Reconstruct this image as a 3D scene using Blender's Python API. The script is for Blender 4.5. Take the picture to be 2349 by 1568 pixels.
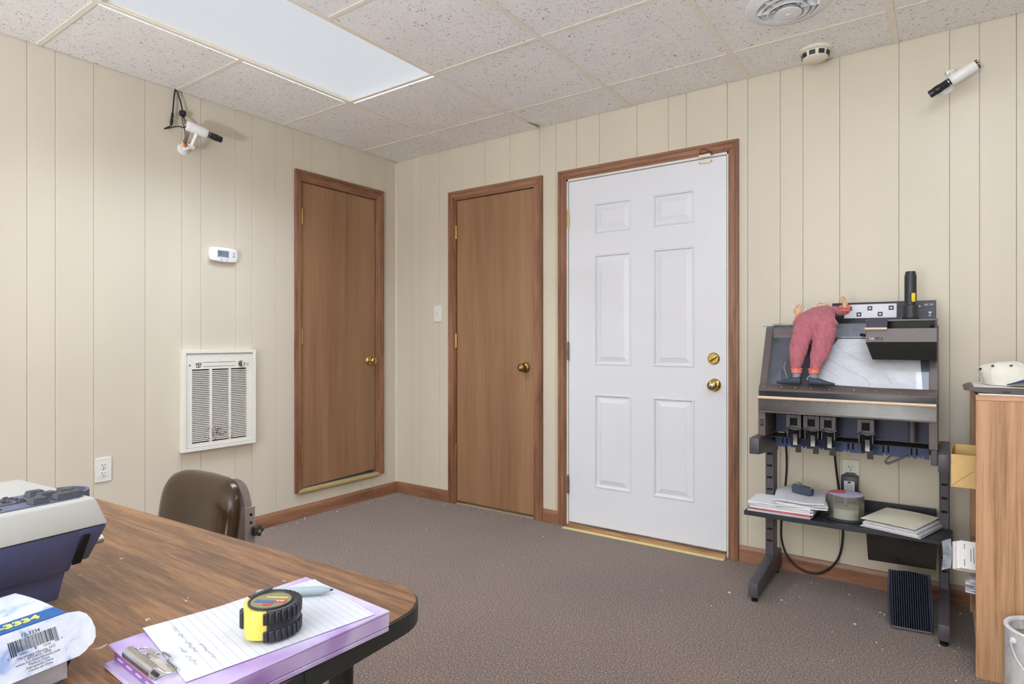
import bpy, bmesh, math, random
from mathutils import Vector, Matrix, Euler, noise

random.seed(7)
for o in list(bpy.data.objects):
    bpy.data.objects.remove(o, do_unlink=True)
scene = bpy.context.scene
COL = scene.collection
R = math.radians

# ------------------------------------------------------------------ camera
cam_d = bpy.data.cameras.new('camera')
cam_d.sensor_fit = 'HORIZONTAL'
cam_d.sensor_width = 36.0
cam_d.lens = 21.548
cam_d.shift_y = -0.0004
cam_d.clip_start = 0.05
cam = bpy.data.objects.new('camera', cam_d)
cam.location = (3.323, -3.215, 1.112)
cam.rotation_euler = (R(90), 0, math.asin(0.5777))
COL.objects.link(cam)
scene.camera = cam

# ------------------------------------------------------------------ world, exposure
world = bpy.data.worlds.new('world')
scene.world = world
world.use_nodes = True
bg = world.node_tree.nodes.get('Background')
bg.inputs[0].default_value = (0.75, 0.85, 1.0, 1)
bg.inputs[1].default_value = 0.2
vs = scene.view_settings
vs.view_transform = 'Standard'
vs.look = 'None'
vs.exposure = 0.11
vs.gamma = 1.0
vs.use_curve_mapping = False
# lamp behind each ceiling diffuser: (power in W, beam spread); the one in view has a glare-cutting prismatic lens
FIX_PRISM = (16.0, R(128))
FIX_OPAL = (12.0, R(176))
FILL_POWER = 280.0              # unseen fill lamp added behind the camera to lift ceiling and corners
FIX_COL = (0.87, 0.96, 1.12)

H = 2.44                    # ceiling height
XR, YF = 5.0, -6.2          # far sides of the room (behind the camera)

# ------------------------------------------------------------------ materials
def lin(c):
    def f(v):
        v /= 255.0
        return v / 12.92 if v <= 0.04045 else ((v + 0.055) / 1.055) ** 2.4
    return (f(c[0]), f(c[1]), f(c[2]), 1.0)

MATS = {}
def newmat(name):
    m = bpy.data.materials.new(name)
    m.use_nodes = True
    nt = m.node_tree
    b = nt.nodes['Principled BSDF']
    return m, nt, b

def N(nt, kind, **kw):
    n = nt.nodes.new(kind)
    for k, v in kw.items():
        setattr(n, k, v)
    return n

def coords(nt, scale=(1, 1, 1), rot=(0, 0, 0)):
    tc = N(nt, 'ShaderNodeTexCoord')
    mp = N(nt, 'ShaderNodeMapping')
    mp.inputs['Scale'].default_value = scale
    mp.inputs['Rotation'].default_value = rot
    nt.links.new(tc.outputs['Object'], mp.inputs['Vector'])
    return mp.outputs['Vector']

def ramp(nt, fac, stops, interp='LINEAR'):
    r = N(nt, 'ShaderNodeValToRGB')
    r.color_ramp.interpolation = interp
    els = r.color_ramp.elements
    while len(els) < len(stops):
        els.new(0.5)
    for e, (p, c) in zip(els, stops):
        e.position = p
        e.color = c
    nt.links.new(fac, r.inputs['Fac'])
    return r.outputs['Color']

def bump(nt, b, height, strength, dist=0.002):
    bp = N(nt, 'ShaderNodeBump')
    bp.inputs['Strength'].default_value = strength
    bp.inputs['Distance'].default_value = dist
    nt.links.new(height, bp.inputs['Height'])
    nt.links.new(bp.outputs['Normal'], b.inputs['Normal'])

def noise_tex(nt, vec, scale, detail=3, rough=0.5, dist=0.0):
    n = N(nt, 'ShaderNodeTexNoise')
    n.inputs['Scale'].default_value = scale
    n.inputs['Detail'].default_value = detail
    n.inputs['Roughness'].default_value = rough
    n.inputs['Distortion'].default_value = dist
    nt.links.new(vec, n.inputs['Vector'])
    return n.outputs['Fac']

def mul(c, k):
    return (min(c[0] * k, 1), min(c[1] * k, 1), min(c[2] * k, 1), 1)

def plain(name, rgb, rough=0.5, metal=0.0, var=0.06, vscale=30, bmp=0.0, bscale=200, coat=0.0, spec=None):
    """painted / plastic / metal surface with slight mottling"""
    if name in MATS:
        return MATS[name]
    m, nt, b = newmat(name)
    base = lin(rgb)
    v = coords(nt)
    f = noise_tex(nt, v, vscale, 4)
    col = ramp(nt, f, [(0.3, mul(base, 1 - var)), (0.7, mul(base, 1 + var))])
    nt.links.new(col, b.inputs['Base Color'])
    b.inputs['Roughness'].default_value = rough
    b.inputs['Metallic'].default_value = metal
    if spec is not None:
        b.inputs['Specular IOR Level'].default_value = spec
    if coat:
        b.inputs['Coat Weight'].default_value = coat
        b.inputs['Coat Roughness'].default_value = 0.1
    if bmp:
        bump(nt, b, noise_tex(nt, v, bscale, 2), bmp, 0.001)
    MATS[name] = m
    return m

def wood(name, dark, mid, light, axis='z', scale=6.0, stretch=14.0, rough=0.45, band=0.5, bmp=0.08, coat=0.0, fine=60.0):
    if name in MATS:
        return MATS[name]
    m, nt, b = newmat(name)
    s = {'x': (1 / stretch, 1, 1), 'y': (1, 1 / stretch, 1), 'z': (1, 1, 1 / stretch)}[axis]
    v = coords(nt, s)
    big = noise_tex(nt, v, scale, 4, 0.55, band)
    fin = noise_tex(nt, v, fine, 5, 0.65)
    mix = N(nt, 'ShaderNodeMath', operation='MULTIPLY_ADD')
    nt.links.new(fin, mix.inputs[0])
    mix.inputs[1].default_value = 0.55
    sub = N(nt, 'ShaderNodeMath', operation='SUBTRACT')
    nt.links.new(big, sub.inputs[0])
    sub.inputs[1].default_value = 0.275
    nt.links.new(sub.outputs[0], mix.inputs[2])
    col = ramp(nt, mix.outputs[0], [(0.28, lin(dark)), (0.5, lin(mid)), (0.72, lin(light))])
    nt.links.new(col, b.inputs['Base Color'])
    b.inputs['Roughness'].default_value = rough
    if coat:
        b.inputs['Coat Weight'].default_value = coat
        b.inputs['Coat Roughness'].default_value = 0.25
    bump(nt, b, fin, bmp, 0.001)
    MATS[name] = m
    return m

def clear(name, tint=(235, 240, 245), gloss=0.12, rough=0.08, dust=0.0, dustcol=(150, 155, 165)):
    """thin clear plastic sheet: mostly see-through, with a Fresnel sheen and some dust haze"""
    if name in MATS:
        return MATS[name]
    m = bpy.data.materials.new(name)
    m.use_nodes = True
    nt = m.node_tree
    nt.nodes.clear()
    out = N(nt, 'ShaderNodeOutputMaterial')
    tr = N(nt, 'ShaderNodeBsdfTransparent')
    tr.inputs['Color'].default_value = lin(tint)
    gl = N(nt, 'ShaderNodeBsdfGlossy')
    gl.inputs['Roughness'].default_value = rough
    fr = N(nt, 'ShaderNodeFresnel')
    fr.inputs['IOR'].default_value = 1.45
    mx = N(nt, 'ShaderNodeMixShader')
    nt.links.new(fr.outputs[0], mx.inputs[0])
    nt.links.new(tr.outputs[0], mx.inputs[1])
    nt.links.new(gl.outputs[0], mx.inputs[2])
    last = mx
    if dust:
        df = N(nt, 'ShaderNodeBsdfDiffuse')
        df.inputs['Color'].default_value = lin(dustcol)
        f = noise_tex(nt, coords(nt, (1, 1, 2.5)), 14, 5, 0.6)
        mr = N(nt, 'ShaderNodeMapRange')
        mr.inputs['From Min'].default_value = 0.35
        mr.inputs['From Max'].default_value = 0.75
        mr.inputs['To Min'].default_value = dust * 0.5
        mr.inputs['To Max'].default_value = min(dust * 1.7, 1)
        nt.links.new(f, mr.inputs['Value'])
        m2 = N(nt, 'ShaderNodeMixShader')
        nt.links.new(mr.outputs[0], m2.inputs[0])
        nt.links.new(mx.outputs[0], m2.inputs[1])
        nt.links.new(df.outputs[0], m2.inputs[2])
        last = m2
    nt.links.new(last.outputs[0], out.inputs[0])
    MATS[name] = m
    return m

def emit(name, rgb, strength):
    m, nt, b = newmat(name)
    b.inputs['Base Color'].default_value = (0.06, 0.06, 0.06, 1)
    b.inputs['Emission Color'].default_value = lin(rgb)
    b.inputs['Emission Strength'].default_value = strength
    return m

# wall paint over grained panelling
def make_wall_paint():
    m, nt, b = newmat('wall_paint')
    base = lin((213, 204, 186))
    f = noise_tex(nt, coords(nt, (1, 1, 0.25)), 3.0, 4)
    col = ramp(nt, f, [(0.3, mul(base, 0.955)), (0.7, mul(base, 1.03))])
    nt.links.new(col, b.inputs['Base Color'])
    b.inputs['Roughness'].default_value = 0.38
    g = noise_tex(nt, coords(nt, (1, 1, 0.06)), 130, 4, 0.6, 0.6)
    bump(nt, b, g, 0.16, 0.0015)
    return m
WALL = make_wall_paint()

def make_tile():
    m, nt, b = newmat('mineral_fibre_tile')
    base = lin((251, 248, 244))
    v = coords(nt)
    geo = N(nt, 'ShaderNodeNewGeometry')
    v = geo.outputs['Position']
    big = noise_tex(nt, v, 5.0, 3)
    c1 = ramp(nt, big, [(0.3, mul(base, 0.95)), (0.7, mul(base, 1.0))])
    pit = noise_tex(nt, v, 85, 2, 0.5, 1.6)
    pm = ramp(nt, pit, [(0.625, (0, 0, 0, 1)), (0.685, (1, 1, 1, 1))])
    fine = noise_tex(nt, v, 260, 3, 0.6)
    fm = ramp(nt, fine, [(0.35, (0.92, 0.92, 0.92, 1)), (0.6, (1, 1, 1, 1))])
    mx0 = N(nt, 'ShaderNodeMix', data_type='RGBA', blend_type='MULTIPLY')
    mx0.inputs['Factor'].default_value = 1.0
    nt.links.new(c1, mx0.inputs[6]); nt.links.new(fm, mx0.inputs[7])
    mx = N(nt, 'ShaderNodeMix', data_type='RGBA')
    nt.links.new(pm, mx.inputs['Factor'])
    nt.links.new(mx0.outputs[2], mx.inputs[6])
    mx.inputs[7].default_value = lin((150, 140, 128))
    nt.links.new(mx.outputs[2], b.inputs['Base Color'])
    b.inputs['Roughness'].default_value = 0.95
    sb = N(nt, 'ShaderNodeMath', operation='SUBTRACT')
    nt.links.new(fine, sb.inputs[0]); nt.links.new(pm, sb.inputs[1])
    bump(nt, b, sb.outputs[0], 0.35, 0.002)
    return m
TILE = make_tile()

def make_carpet():
    m, nt, b = newmat('loop_pile_carpet')
    v = coords(nt)
    f = noise_tex(nt, v, 170, 4, 0.75)
    c = ramp(nt, f, [(0.33, lin((52, 40, 35))), (0.5, lin((110, 91, 81))), (0.66, lin((188, 167, 153)))])
    g = noise_tex(nt, v, 1.6, 5, 0.6)
    gm = ramp(nt, g, [(0.35, (0.86, 0.86, 0.9, 1)), (0.65, (1.0, 0.98, 0.95, 1))])
    mx = N(nt, 'ShaderNodeMix', data_type='RGBA', blend_type='MULTIPLY')
    mx.inputs['Factor'].default_value = 1.0
    nt.links.new(c, mx.inputs[6]); nt.links.new(gm, mx.inputs[7])
    nt.links.new(mx.outputs[2], b.inputs['Base Color'])
    b.inputs['Roughness'].default_value = 0.95
    b.inputs['Sheen Weight'].default_value = 0.25
    bump(nt, b, f, 0.3, 0.003)
    return m
CARPET = make_carpet()

def make_desk_top():
    m, nt, b = newmat('walnut_laminate')
    v = coords(nt, (1 / 16.0, 1, 1), (0, 0, R(-3)))
    big = noise_tex(nt, v, 55, 4, 0.6, 0.7)
    fin = noise_tex(nt, v, 260, 5, 0.7)
    a = N(nt, 'ShaderNodeMath', operation='MULTIPLY_ADD')
    nt.links.new(fin, a.inputs[0]); a.inputs[1].default_value = 0.75
    s = N(nt, 'ShaderNodeMath', operation='SUBTRACT')
    nt.links.new(big, s.inputs[0]); s.inputs[1].default_value = 0.375
    nt.links.new(s.outputs[0], a.inputs[2])
    c = ramp(nt, a.outputs[0], [(0.34, lin((98, 66, 40))), (0.5, lin((124, 86, 52))), (0.66, lin((150, 108, 68)))])
    chip = noise_tex(nt, coords(nt, (1, 1.6, 1)), 17, 4, 0.6, 0.8)
    cm = ramp(nt, chip, [(0.70, (0, 0, 0, 1)), (0.715, (1, 1, 1, 1))])
    mx = N(nt, 'ShaderNodeMix', data_type='RGBA')
    nt.links.new(cm, mx.inputs['Factor']); nt.links.new(c, mx.inputs[6])
    mx.inputs[7].default_value = lin((200, 180, 160))
    nt.links.new(mx.outputs[2], b.inputs['Base Color'])
    b.inputs['Roughness'].default_value = 0.42
    bump(nt, b, fin, 0.06, 0.001)
    return m
DESK = make_desk_top()

DOORWOOD = wood('stained_birch_door', (132, 98, 70), (148, 111, 81), (160, 123, 91), 'z', 7, 22, 0.42, 0.8, 0.05)
CASING = wood('stained_pine_casing', (106, 70, 50), (140, 97, 71), (162, 119, 92), 'z', 14, 10, 0.4, 0.6, 0.06)
CASINGX = wood('stained_pine_casing_across', (106, 70, 50), (140, 97, 71), (162, 119, 92), 'x', 14, 10, 0.4, 0.6, 0.06)
CASINGY = wood('stained_pine_casing_along', (106, 70, 50), (140, 97, 71), (162, 119, 92), 'y', 14, 10, 0.4, 0.6, 0.06)
OAK = wood('oak_laminate', (146, 106, 74), (188, 146, 108), (204, 164, 126), 'z', 34, 30, 0.5, 0.8, 0.05, fine=220)
OAKX = wood('oak_edge', (168, 122, 90), (200, 156, 126), (214, 176, 146), 'x', 22, 16, 0.5, 1.0, 0.05)
WHITEDOOR = plain('white_door_paint', (226, 228, 235), 0.35, var=0.012, vscale=3, bmp=0.04, bscale=160)
WHITEJAMB = plain('white_jamb_paint', (226, 224, 220), 0.45, var=0.04)
BRASS = plain('polished_brass', (206, 178, 110), 0.22, 1.0, 0.08)
DULLBRASS = plain('aged_brass', (150, 120, 70), 0.34, 1.0, 0.15)
STEEL = plain('chrome_steel', (205, 205, 205), 0.18, 1.0, 0.04)
GRID = plain('painted_grid_metal', (240, 232, 218), 0.5, var=0.03)
IVORY = plain('ivory_enamel', (232, 230, 220), 0.4, var=0.02)
OUTLETW = plain('outlet_plastic', (226, 226, 218), 0.35, var=0.02)
BLACK = plain('black_plastic', (22, 22, 24), 0.42, var=0.15)
HOLE = plain('dark_opening', (14, 13, 12), 0.9)
BROWNHOLE = plain('heater_inside', (44, 34, 26), 0.8)
GUNMETAL = plain('gunmetal_paint', (78, 74, 80), 0.42, var=0.06, bmp=0.05, bscale=500)
BROWNGREY = plain('brown_grey_paint', (96, 86, 84), 0.42, var=0.05, bmp=0.05, bscale=500)
CREAMBAR = plain('cream_rail', (226, 200, 176), 0.45, var=0.03)
NAVY = plain('navy_enamel', (44, 70, 130), 0.4, var=0.15)
DARKDECK = plain('slate_deck', (58, 66, 88), 0.45, var=0.2, vscale=20)
PAPER = plain('white_paper', (236, 237, 240), 0.8, var=0.02)
PAPERSHADE = plain('off_white_paper', (222, 222, 226), 0.85, var=0.04)
MANILA = plain('manila_card', (238, 232, 208), 0.75, var=0.03)
KRAFT = plain('kraft_paper', (220, 184, 124), 0.8, var=0.04, bmp=0.1, bscale=60)

# ------------------------------------------------------------------ mesh helpers
def BM():
    return bmesh.new()

def box(bm, lo, hi, bev=0.0, seg=1):
    c = [(a + b) / 2 for a, b in zip(lo, hi)]
    s = [abs(b - a) for a, b in zip(lo, hi)]
    mtx = Matrix.Translation(c) @ Matrix.Diagonal((*s, 1))
    r = bmesh.ops.create_cube(bm, size=1.0, matrix=mtx)
    if bev:
        e = list({e for v in r['verts'] for e in v.link_edges})
        bmesh.ops.bevel(bm, geom=e, offset=min(bev, min(s) * 0.49), segments=seg, profile=0.5, affect='EDGES')
    return bm

def obox(bm, mtx, size, bev=0.0, seg=1):
    t = BM()
    h = [x / 2 for x in size]
    box(t, [-h[0], -h[1], -h[2]], h, bev, seg)
    t.transform(mtx)
    append(bm, t)

def append(bm, t):
    me = bpy.data.meshes.new('tmp')
    t.to_mesh(me); t.free()
    bm.from_mesh(me)
    bpy.data.meshes.remove(me)

def frame(d):
    d = Vector(d).normalized()
    up = Vector((0, 0, 1)) if abs(d.z) < 0.95 else Vector((0, 1, 0))
    a = d.cross(up).normalized()
    return a, a.cross(d).normalized(), d

def ring(bm, c, a, b, ra, rb, n, ph=0.0):
    return [bm.verts.new(Vector(c) + a * (ra * math.cos(ph + 2 * math.pi * k / n)) + b * (rb * math.sin(ph + 2 * math.pi * k / n))) for k in range(n)]

def skin(bm, rings, caps=(True, True), closed=False):
    n = len(rings[0])
    for i in range(len(rings) - (0 if closed else 1)):
        A, B = rings[i], rings[(i + 1) % len(rings)]
        for k in range(n):
            try:
                bm.faces.new((A[k], A[(k + 1) % n], B[(k + 1) % n], B[k]))
            except ValueError:
                pass
    if not closed:
        if caps[0]: bm.faces.new(list(reversed(rings[0])))
        if caps[1]: bm.faces.new(rings[-1])

def cyl(bm, p0, p1, r0, r1=None, n=20, caps=(True, True)):
    r1 = r0 if r1 is None else r1
    a, b, d = frame(Vector(p1) - Vector(p0))
    skin(bm, [ring(bm, p0, a, b, r0, r0, n), ring(bm, p1, a, b, r1, r1, n)], caps)

def lathe(bm, prof, base, axis, n=28, caps=(True, True)):
    """prof: list of (radius, distance along axis)"""
    a, b, d = frame(axis)
    base = Vector(base)
    skin(bm, [ring(bm, base + d * h, a, b, max(r, 1e-5), max(r, 1e-5), n) for r, h in prof], caps)

def catmull(pts, sub=6):
    P = [Vector(p) for p in pts]
    if len(P) < 3:
        return P
    out = []
    for i in range(len(P) - 1):
        p0 = P[max(i - 1, 0)]; p1 = P[i]; p2 = P[i + 1]; p3 = P[min(i + 2, len(P) - 1)]
        for k in range(sub):
            t = k / sub
            out.append(0.5 * ((2 * p1) + (p2 - p0) * t + (2 * p0 - 5 * p1 + 4 * p2 - p3) * t * t + (3 * p1 - p0 - 3 * p2 + p3) * t ** 3))
    out.append(P[-1])
    return out

def tube(bm, pts, r, n=8, smooth=6, flat=1.0):
    P = catmull(pts, smooth) if smooth else [Vector(p) for p in pts]
    m = len(P)
    rs = r if isinstance(r, (list, tuple)) else None
    a, b, d = frame(P[1] - P[0])
    rings = []
    for i in range(m):
        t = (P[min(i + 1, m - 1)] - P[max(i - 1, 0)]).normalized()
        a = (a - t * a.dot(t)).normalized()
        b = a.cross(t).normalized()
        if rs:
            f = i / (m - 1) * (len(rs) - 1); j = min(int(f), len(rs) - 2)
            rr = rs[j] + (rs[j + 1] - rs[j]) * (f - j)
        else:
            rr = r
        rings.append(ring(bm, P[i], a, b, rr, rr * flat, n))
    skin(bm, rings)

def prism(bm, poly, plane, d0, d1, bev=0.0, seg=1):
    """poly in the given plane ('xy','xz','yz'), extruded from d0 to d1 on the third axis"""
    t = BM()
    def P(p, d):
        return {'xy': (p[0], p[1], d), 'xz': (p[0], d, p[1]), 'yz': (d, p[0], p[1])}[plane]
    A = [t.verts.new(P(p, d0)) for p in poly]
    B = [t.verts.new(P(p, d1)) for p in poly]
    n = len(poly)
    t.faces.new(A); t.faces.new(list(reversed(B)))
    for k in range(n):
        t.faces.new((A[k], B[k], B[(k + 1) % n], A[(k + 1) % n]))
    bmesh.ops.recalc_face_normals(t, faces=t.faces)
    if bev:
        bmesh.ops.bevel(t, geom=list(t.edges), offset=bev, segments=seg, profile=0.5, affect='EDGES')
    append(bm, t)

def rpoly(x0, x1, y0, y1, r, n=6):
    out = []
    for cx, cy, a0 in ((x1 - r, y1 - r, 0), (x0 + r, y1 - r, 90), (x0 + r, y0 + r, 180), (x1 - r, y0 + r, 270)):
        for k in range(n + 1):
            a = R(a0 + 90 * k / n)
            out.append((cx + r * math.cos(a), cy + r * math.sin(a)))
    return out

def grid_sheet(bm, P, nu, nv, thick=0.0):
    """P(u,v)->point ; makes a sheet (with thickness along the mean normal when asked)"""
    V = [[bm.verts.new(P(i / nu, j / nv)) for j in range(nv + 1)] for i in range(nu + 1)]
    fs = []
    for i in range(nu):
        for j in range(nv):
            fs.append(bm.faces.new((V[i][j], V[i + 1][j], V[i + 1][j + 1], V[i][j + 1])))
    if thick:
        bmesh.ops.recalc_face_normals(bm, faces=bm.faces)
        bmesh.ops.solidify(bm, geom=fs, thickness=thick)

ABS = {}
def absm(o):
    m = Matrix.Identity(4)
    while o is not None:
        m = ABS.get(o.name, Matrix.Identity(4)) @ m
        o = o.parent
    return m

def finish_mesh(bm, name, smooth):
    bmesh.ops.recalc_face_normals(bm, faces=bm.faces)
    me = bpy.data.meshes.new(name)
    bm.to_mesh(me); bm.free()
    if smooth:
        me.polygons.foreach_set('use_smooth', [True] * len(me.polygons))
        if smooth is not True:
            me.set_sharp_from_angle(angle=R(smooth))
        else:
            me.set_sharp_from_angle(angle=R(40))
    me.update()
    return me

def obj(name, bm, mat, parent=None, smooth=True, local=False):
    """link a bmesh as one mesh object; verts are world coordinates unless local"""
    me = finish_mesh(bm, name, smooth)
    if parent is not None and not local:
        me.transform(absm(parent).inverted())
    me.materials.append(mat)
    o = bpy.data.objects.new(name, me)
    COL.objects.link(o)
    if parent is not None:
        o.parent = parent
    return o

def meshobj(name, me, parent=None, loc=(0, 0, 0), rot=(0, 0, 0)):
    """another object that shares mesh data (loc in the parent's frame)"""
    o = bpy.data.objects.new(name, me)
    COL.objects.link(o)
    o.location = loc; o.rotation_euler = rot
    ABS[o.name] = Matrix.LocRotScale(Vector(loc), Euler(rot), None)
    if parent is not None:
        o.parent = parent
    return o

def tag(o, label, cat=None, group=None, kind=None):
    if label: o['label'] = label
    if cat: o['category'] = cat
    if group: o['group'] = group
    if kind: o['kind'] = kind
    return o

def thing(name, label, cat, loc=(0, 0, 0), rot=(0, 0, 0), group=None, kind=None):
    o = bpy.data.objects.new(name, None)
    o.empty_display_size = 0.05
    COL.objects.link(o)
    o.location = loc; o.rotation_euler = rot
    ABS[o.name] = Matrix.LocRotScale(Vector(loc), Euler(rot), None)
    tag(o, label, cat, group, kind)
    return o

def text_bm(s, size, mtx, depth=0.0002, shear=0.0, align='CENTER', bold=0.0, line=1.0):
    cu = bpy.data.curves.new('txt', 'FONT')
    cu.body = s; cu.size = size; cu.align_x = align; cu.align_y = 'CENTER'
    cu.extrude = depth; cu.shear = shear; cu.offset = bold; cu.resolution_u = 3
    cu.space_line = line
    to = bpy.data.objects.new('txt', cu)
    COL.objects.link(to)
    dg = bpy.context.evaluated_depsgraph_get()
    me = bpy.data.meshes.new_from_object(to.evaluated_get(dg))
    bm = BM(); bm.from_mesh(me); bm.transform(mtx)
    bpy.data.objects.remove(to, do_unlink=True)
    bpy.data.curves.remove(cu); bpy.data.meshes.remove(me)
    return bm

def facing(origin, right, up):
    r = Vector(right).normalized(); u = Vector(up).normalized(); n = r.cross(u)
    m = Matrix((r, u, n)).transposed().to_4x4()
    m.translation = Vector(origin)
    return m

def remesh(bm, voxel, smooth_iter=3, wrinkle=None):
    me = bpy.data.meshes.new('rm'); bmesh.ops.recalc_face_normals(bm, faces=bm.faces)
    bm.to_mesh(me); bm.free()
    o = bpy.data.objects.new('rm', me); COL.objects.link(o)
    md = o.modifiers.new('r', 'REMESH'); md.mode = 'VOXEL'; md.voxel_size = voxel
    ms = o.modifiers.new('s', 'SMOOTH'); ms.iterations = smooth_iter; ms.factor = 0.5
    dg = bpy.context.evaluated_depsgraph_get()
    m2 = bpy.data.meshes.new_from_object(o.evaluated_get(dg))
    bpy.data.objects.remove(o, do_unlink=True); bpy.data.meshes.remove(me)
    out = BM(); out.from_mesh(m2); bpy.data.meshes.remove(m2)
    if wrinkle:
        out.normal_update()
        for v in out.verts:
            v.co += v.normal * wrinkle(v.co)
    return out

def rect_minus(rects, hole):
    """subtract an axis-aligned rectangle (a0,a1,b0,b1) from a list of rectangles"""
    out = []
    h0, h1, k0, k1 = hole
    for a0, a1, b0, b1 in rects:
        if h1 <= a0 or h0 >= a1 or k1 <= b0 or k0 >= b1:
            out.append((a0, a1, b0, b1)); continue
        if k1 < b1: out.append((a0, a1, k1, b1))
        if k0 > b0: out.append((a0, a1, b0, k0))
        m0, m1 = max(b0, k0), min(b1, k1)
        if h0 > a0: out.append((a0, h0, m0, m1))
        if h1 < a1: out.append((h1, a1, m0, m1))
    return out

# ------------------------------------------------------------------ floor, walls, ceiling
bm = BM(); box(bm, (0, YF, -0.1), (XR, 0, 0)); FLOOR = obj('floor', bm, CARPET, smooth=False)
tag(FLOOR, 'brown loop pile carpet', kind='structure')

DOOR1 = (-0.832, -0.194, 0.165, 2.134)      # y0,y1,z0,z1
DOOR2 = (0.570, 1.227, 0.0, 2.090)          # x0,x1,z0,z1
DOOR3 = (1.452, 2.414, 0.0, 2.090)
TOPZ = 2.47

def build_wall(name, label, grooves, holes, wall_axis):
    a0, a1 = grooves[0], grooves[-1]
    bm = BM()
    for r in [(a0, a1, 0, TOPZ)]:
        rects = [r]
        for h in holes: rects = rect_minus(rects, h)
        for q in rects:
            if wall_axis == 'x': box(bm, (-0.11, q[0], q[2]), (-0.0085, q[1], q[3]))
            else: box(bm, (q[0], 0.0085, q[2]), (q[1], 0.11, q[3]))
    w = obj(name, bm, WALL, smooth=False)
    tag(w, label, kind='structure')
    for g0, g1 in zip(grooves[:-1], grooves[1:]):
        rects = [(g0 + 0.0006, g1 - 0.0006, 0.0, TOPZ)]
        for h in holes: rects = rect_minus(rects, h)
        for q in rects:
            if q[1] - q[0] < 0.004 or q[3] - q[2] < 0.004: continue
            bm = BM()
            if wall_axis == 'x': box(bm, (-0.009, q[0], q[2]), (0, q[1], q[3]), 0.0011)
            else: box(bm, (q[0], 0, q[2]), (q[1], 0.009, q[3]), 0.0011)
            obj('plank', bm, WALL, w, smooth=False)
    return w

GL = [YF, -5.98, -5.72, -5.6, -5.36, -5.24, -5.0, -4.78, -4.52, -4.36, -4.14, -4.02, -3.78, -3.66, -3.42, -3.3, -3.02, -2.9, -2.66, -2.53, -2.38, -2.24, -2.134, -1.979, -1.749, -1.564, -1.463, -1.261, -1.161,
      -1.004, -0.885, -0.743, -0.517, -0.34, -0.245, -0.1, 0.0]
GR = [0.0, 0.157, 0.243, 0.424, 0.63, 0.826, 1.032, 1.258, 1.376, 1.519, 1.672, 1.907, 2.09, 2.19, 2.405, 2.506, 2.66, 2.762, 2.919,
      3.153, 3.336, 3.438, 3.557, 3.74, 3.92, 4.02, 4.26, 4.38, 4.62, 4.8, XR]
WL = build_wall('wall_left', 'cream painted grooved plank panelling with heater and thermostat', GL, [DOOR1], 'x')
WB = build_wall('wall_back', 'cream painted grooved plank panelling around two doors', GR, [DOOR2, DOOR3], 'y')
# plain walls behind the camera
bm = BM(); box(bm, (XR, YF, 0), (XR + 0.1, 0.1, TOPZ)); tag(obj('wall_right', bm, WALL, smooth=False), 'plain cream wall', kind='structure')
bm = BM(); box(bm, (-0.11, YF - 0.1, 0), (XR + 0.1, YF, TOPZ)); tag(obj('wall_front', bm, WALL, smooth=False), 'plain cream wall', kind='structure')

# corner moulding
bm = BM(); prism(bm, [(0.0, 0.0), (0.016, 0.0), (0.0135, -0.008), (0.008, -0.0135), (0.0, -0.016)], 'xy', 0.08, 2.425)
tag(obj('trim_1', bm, WALL), 'cream quarter round moulding in the wall corner', kind='structure')

# ceiling: dark plenum board, tiles, tee rails
bm = BM(); box(bm, (-0.11, YF - 0.1, 2.56), (XR + 0.1, 0.11, 2.62)); CEIL = obj('ceiling', bm, HOLE, smooth=False)
tag(CEIL, 'suspended ceiling of fissured white tiles in a cream grid', kind='structure')
for a in ((-0.11, YF, -0.0, 0.0),):
    pass
bm = BM()
box(bm, (-0.11, YF - .1, TOPZ), (-0.01, .11, 2.56)); box(bm, (-.01, .01, TOPZ), (XR + .1, .11, 2.56))
box(bm, (XR, YF - .1, TOPZ), (XR + .1, .01, 2.56)); box(bm, (-.01, YF - .1, TOPZ), (XR, YF, 2.56))
obj('plenum_wall', bm, HOLE, CEIL, smooth=False)

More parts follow.
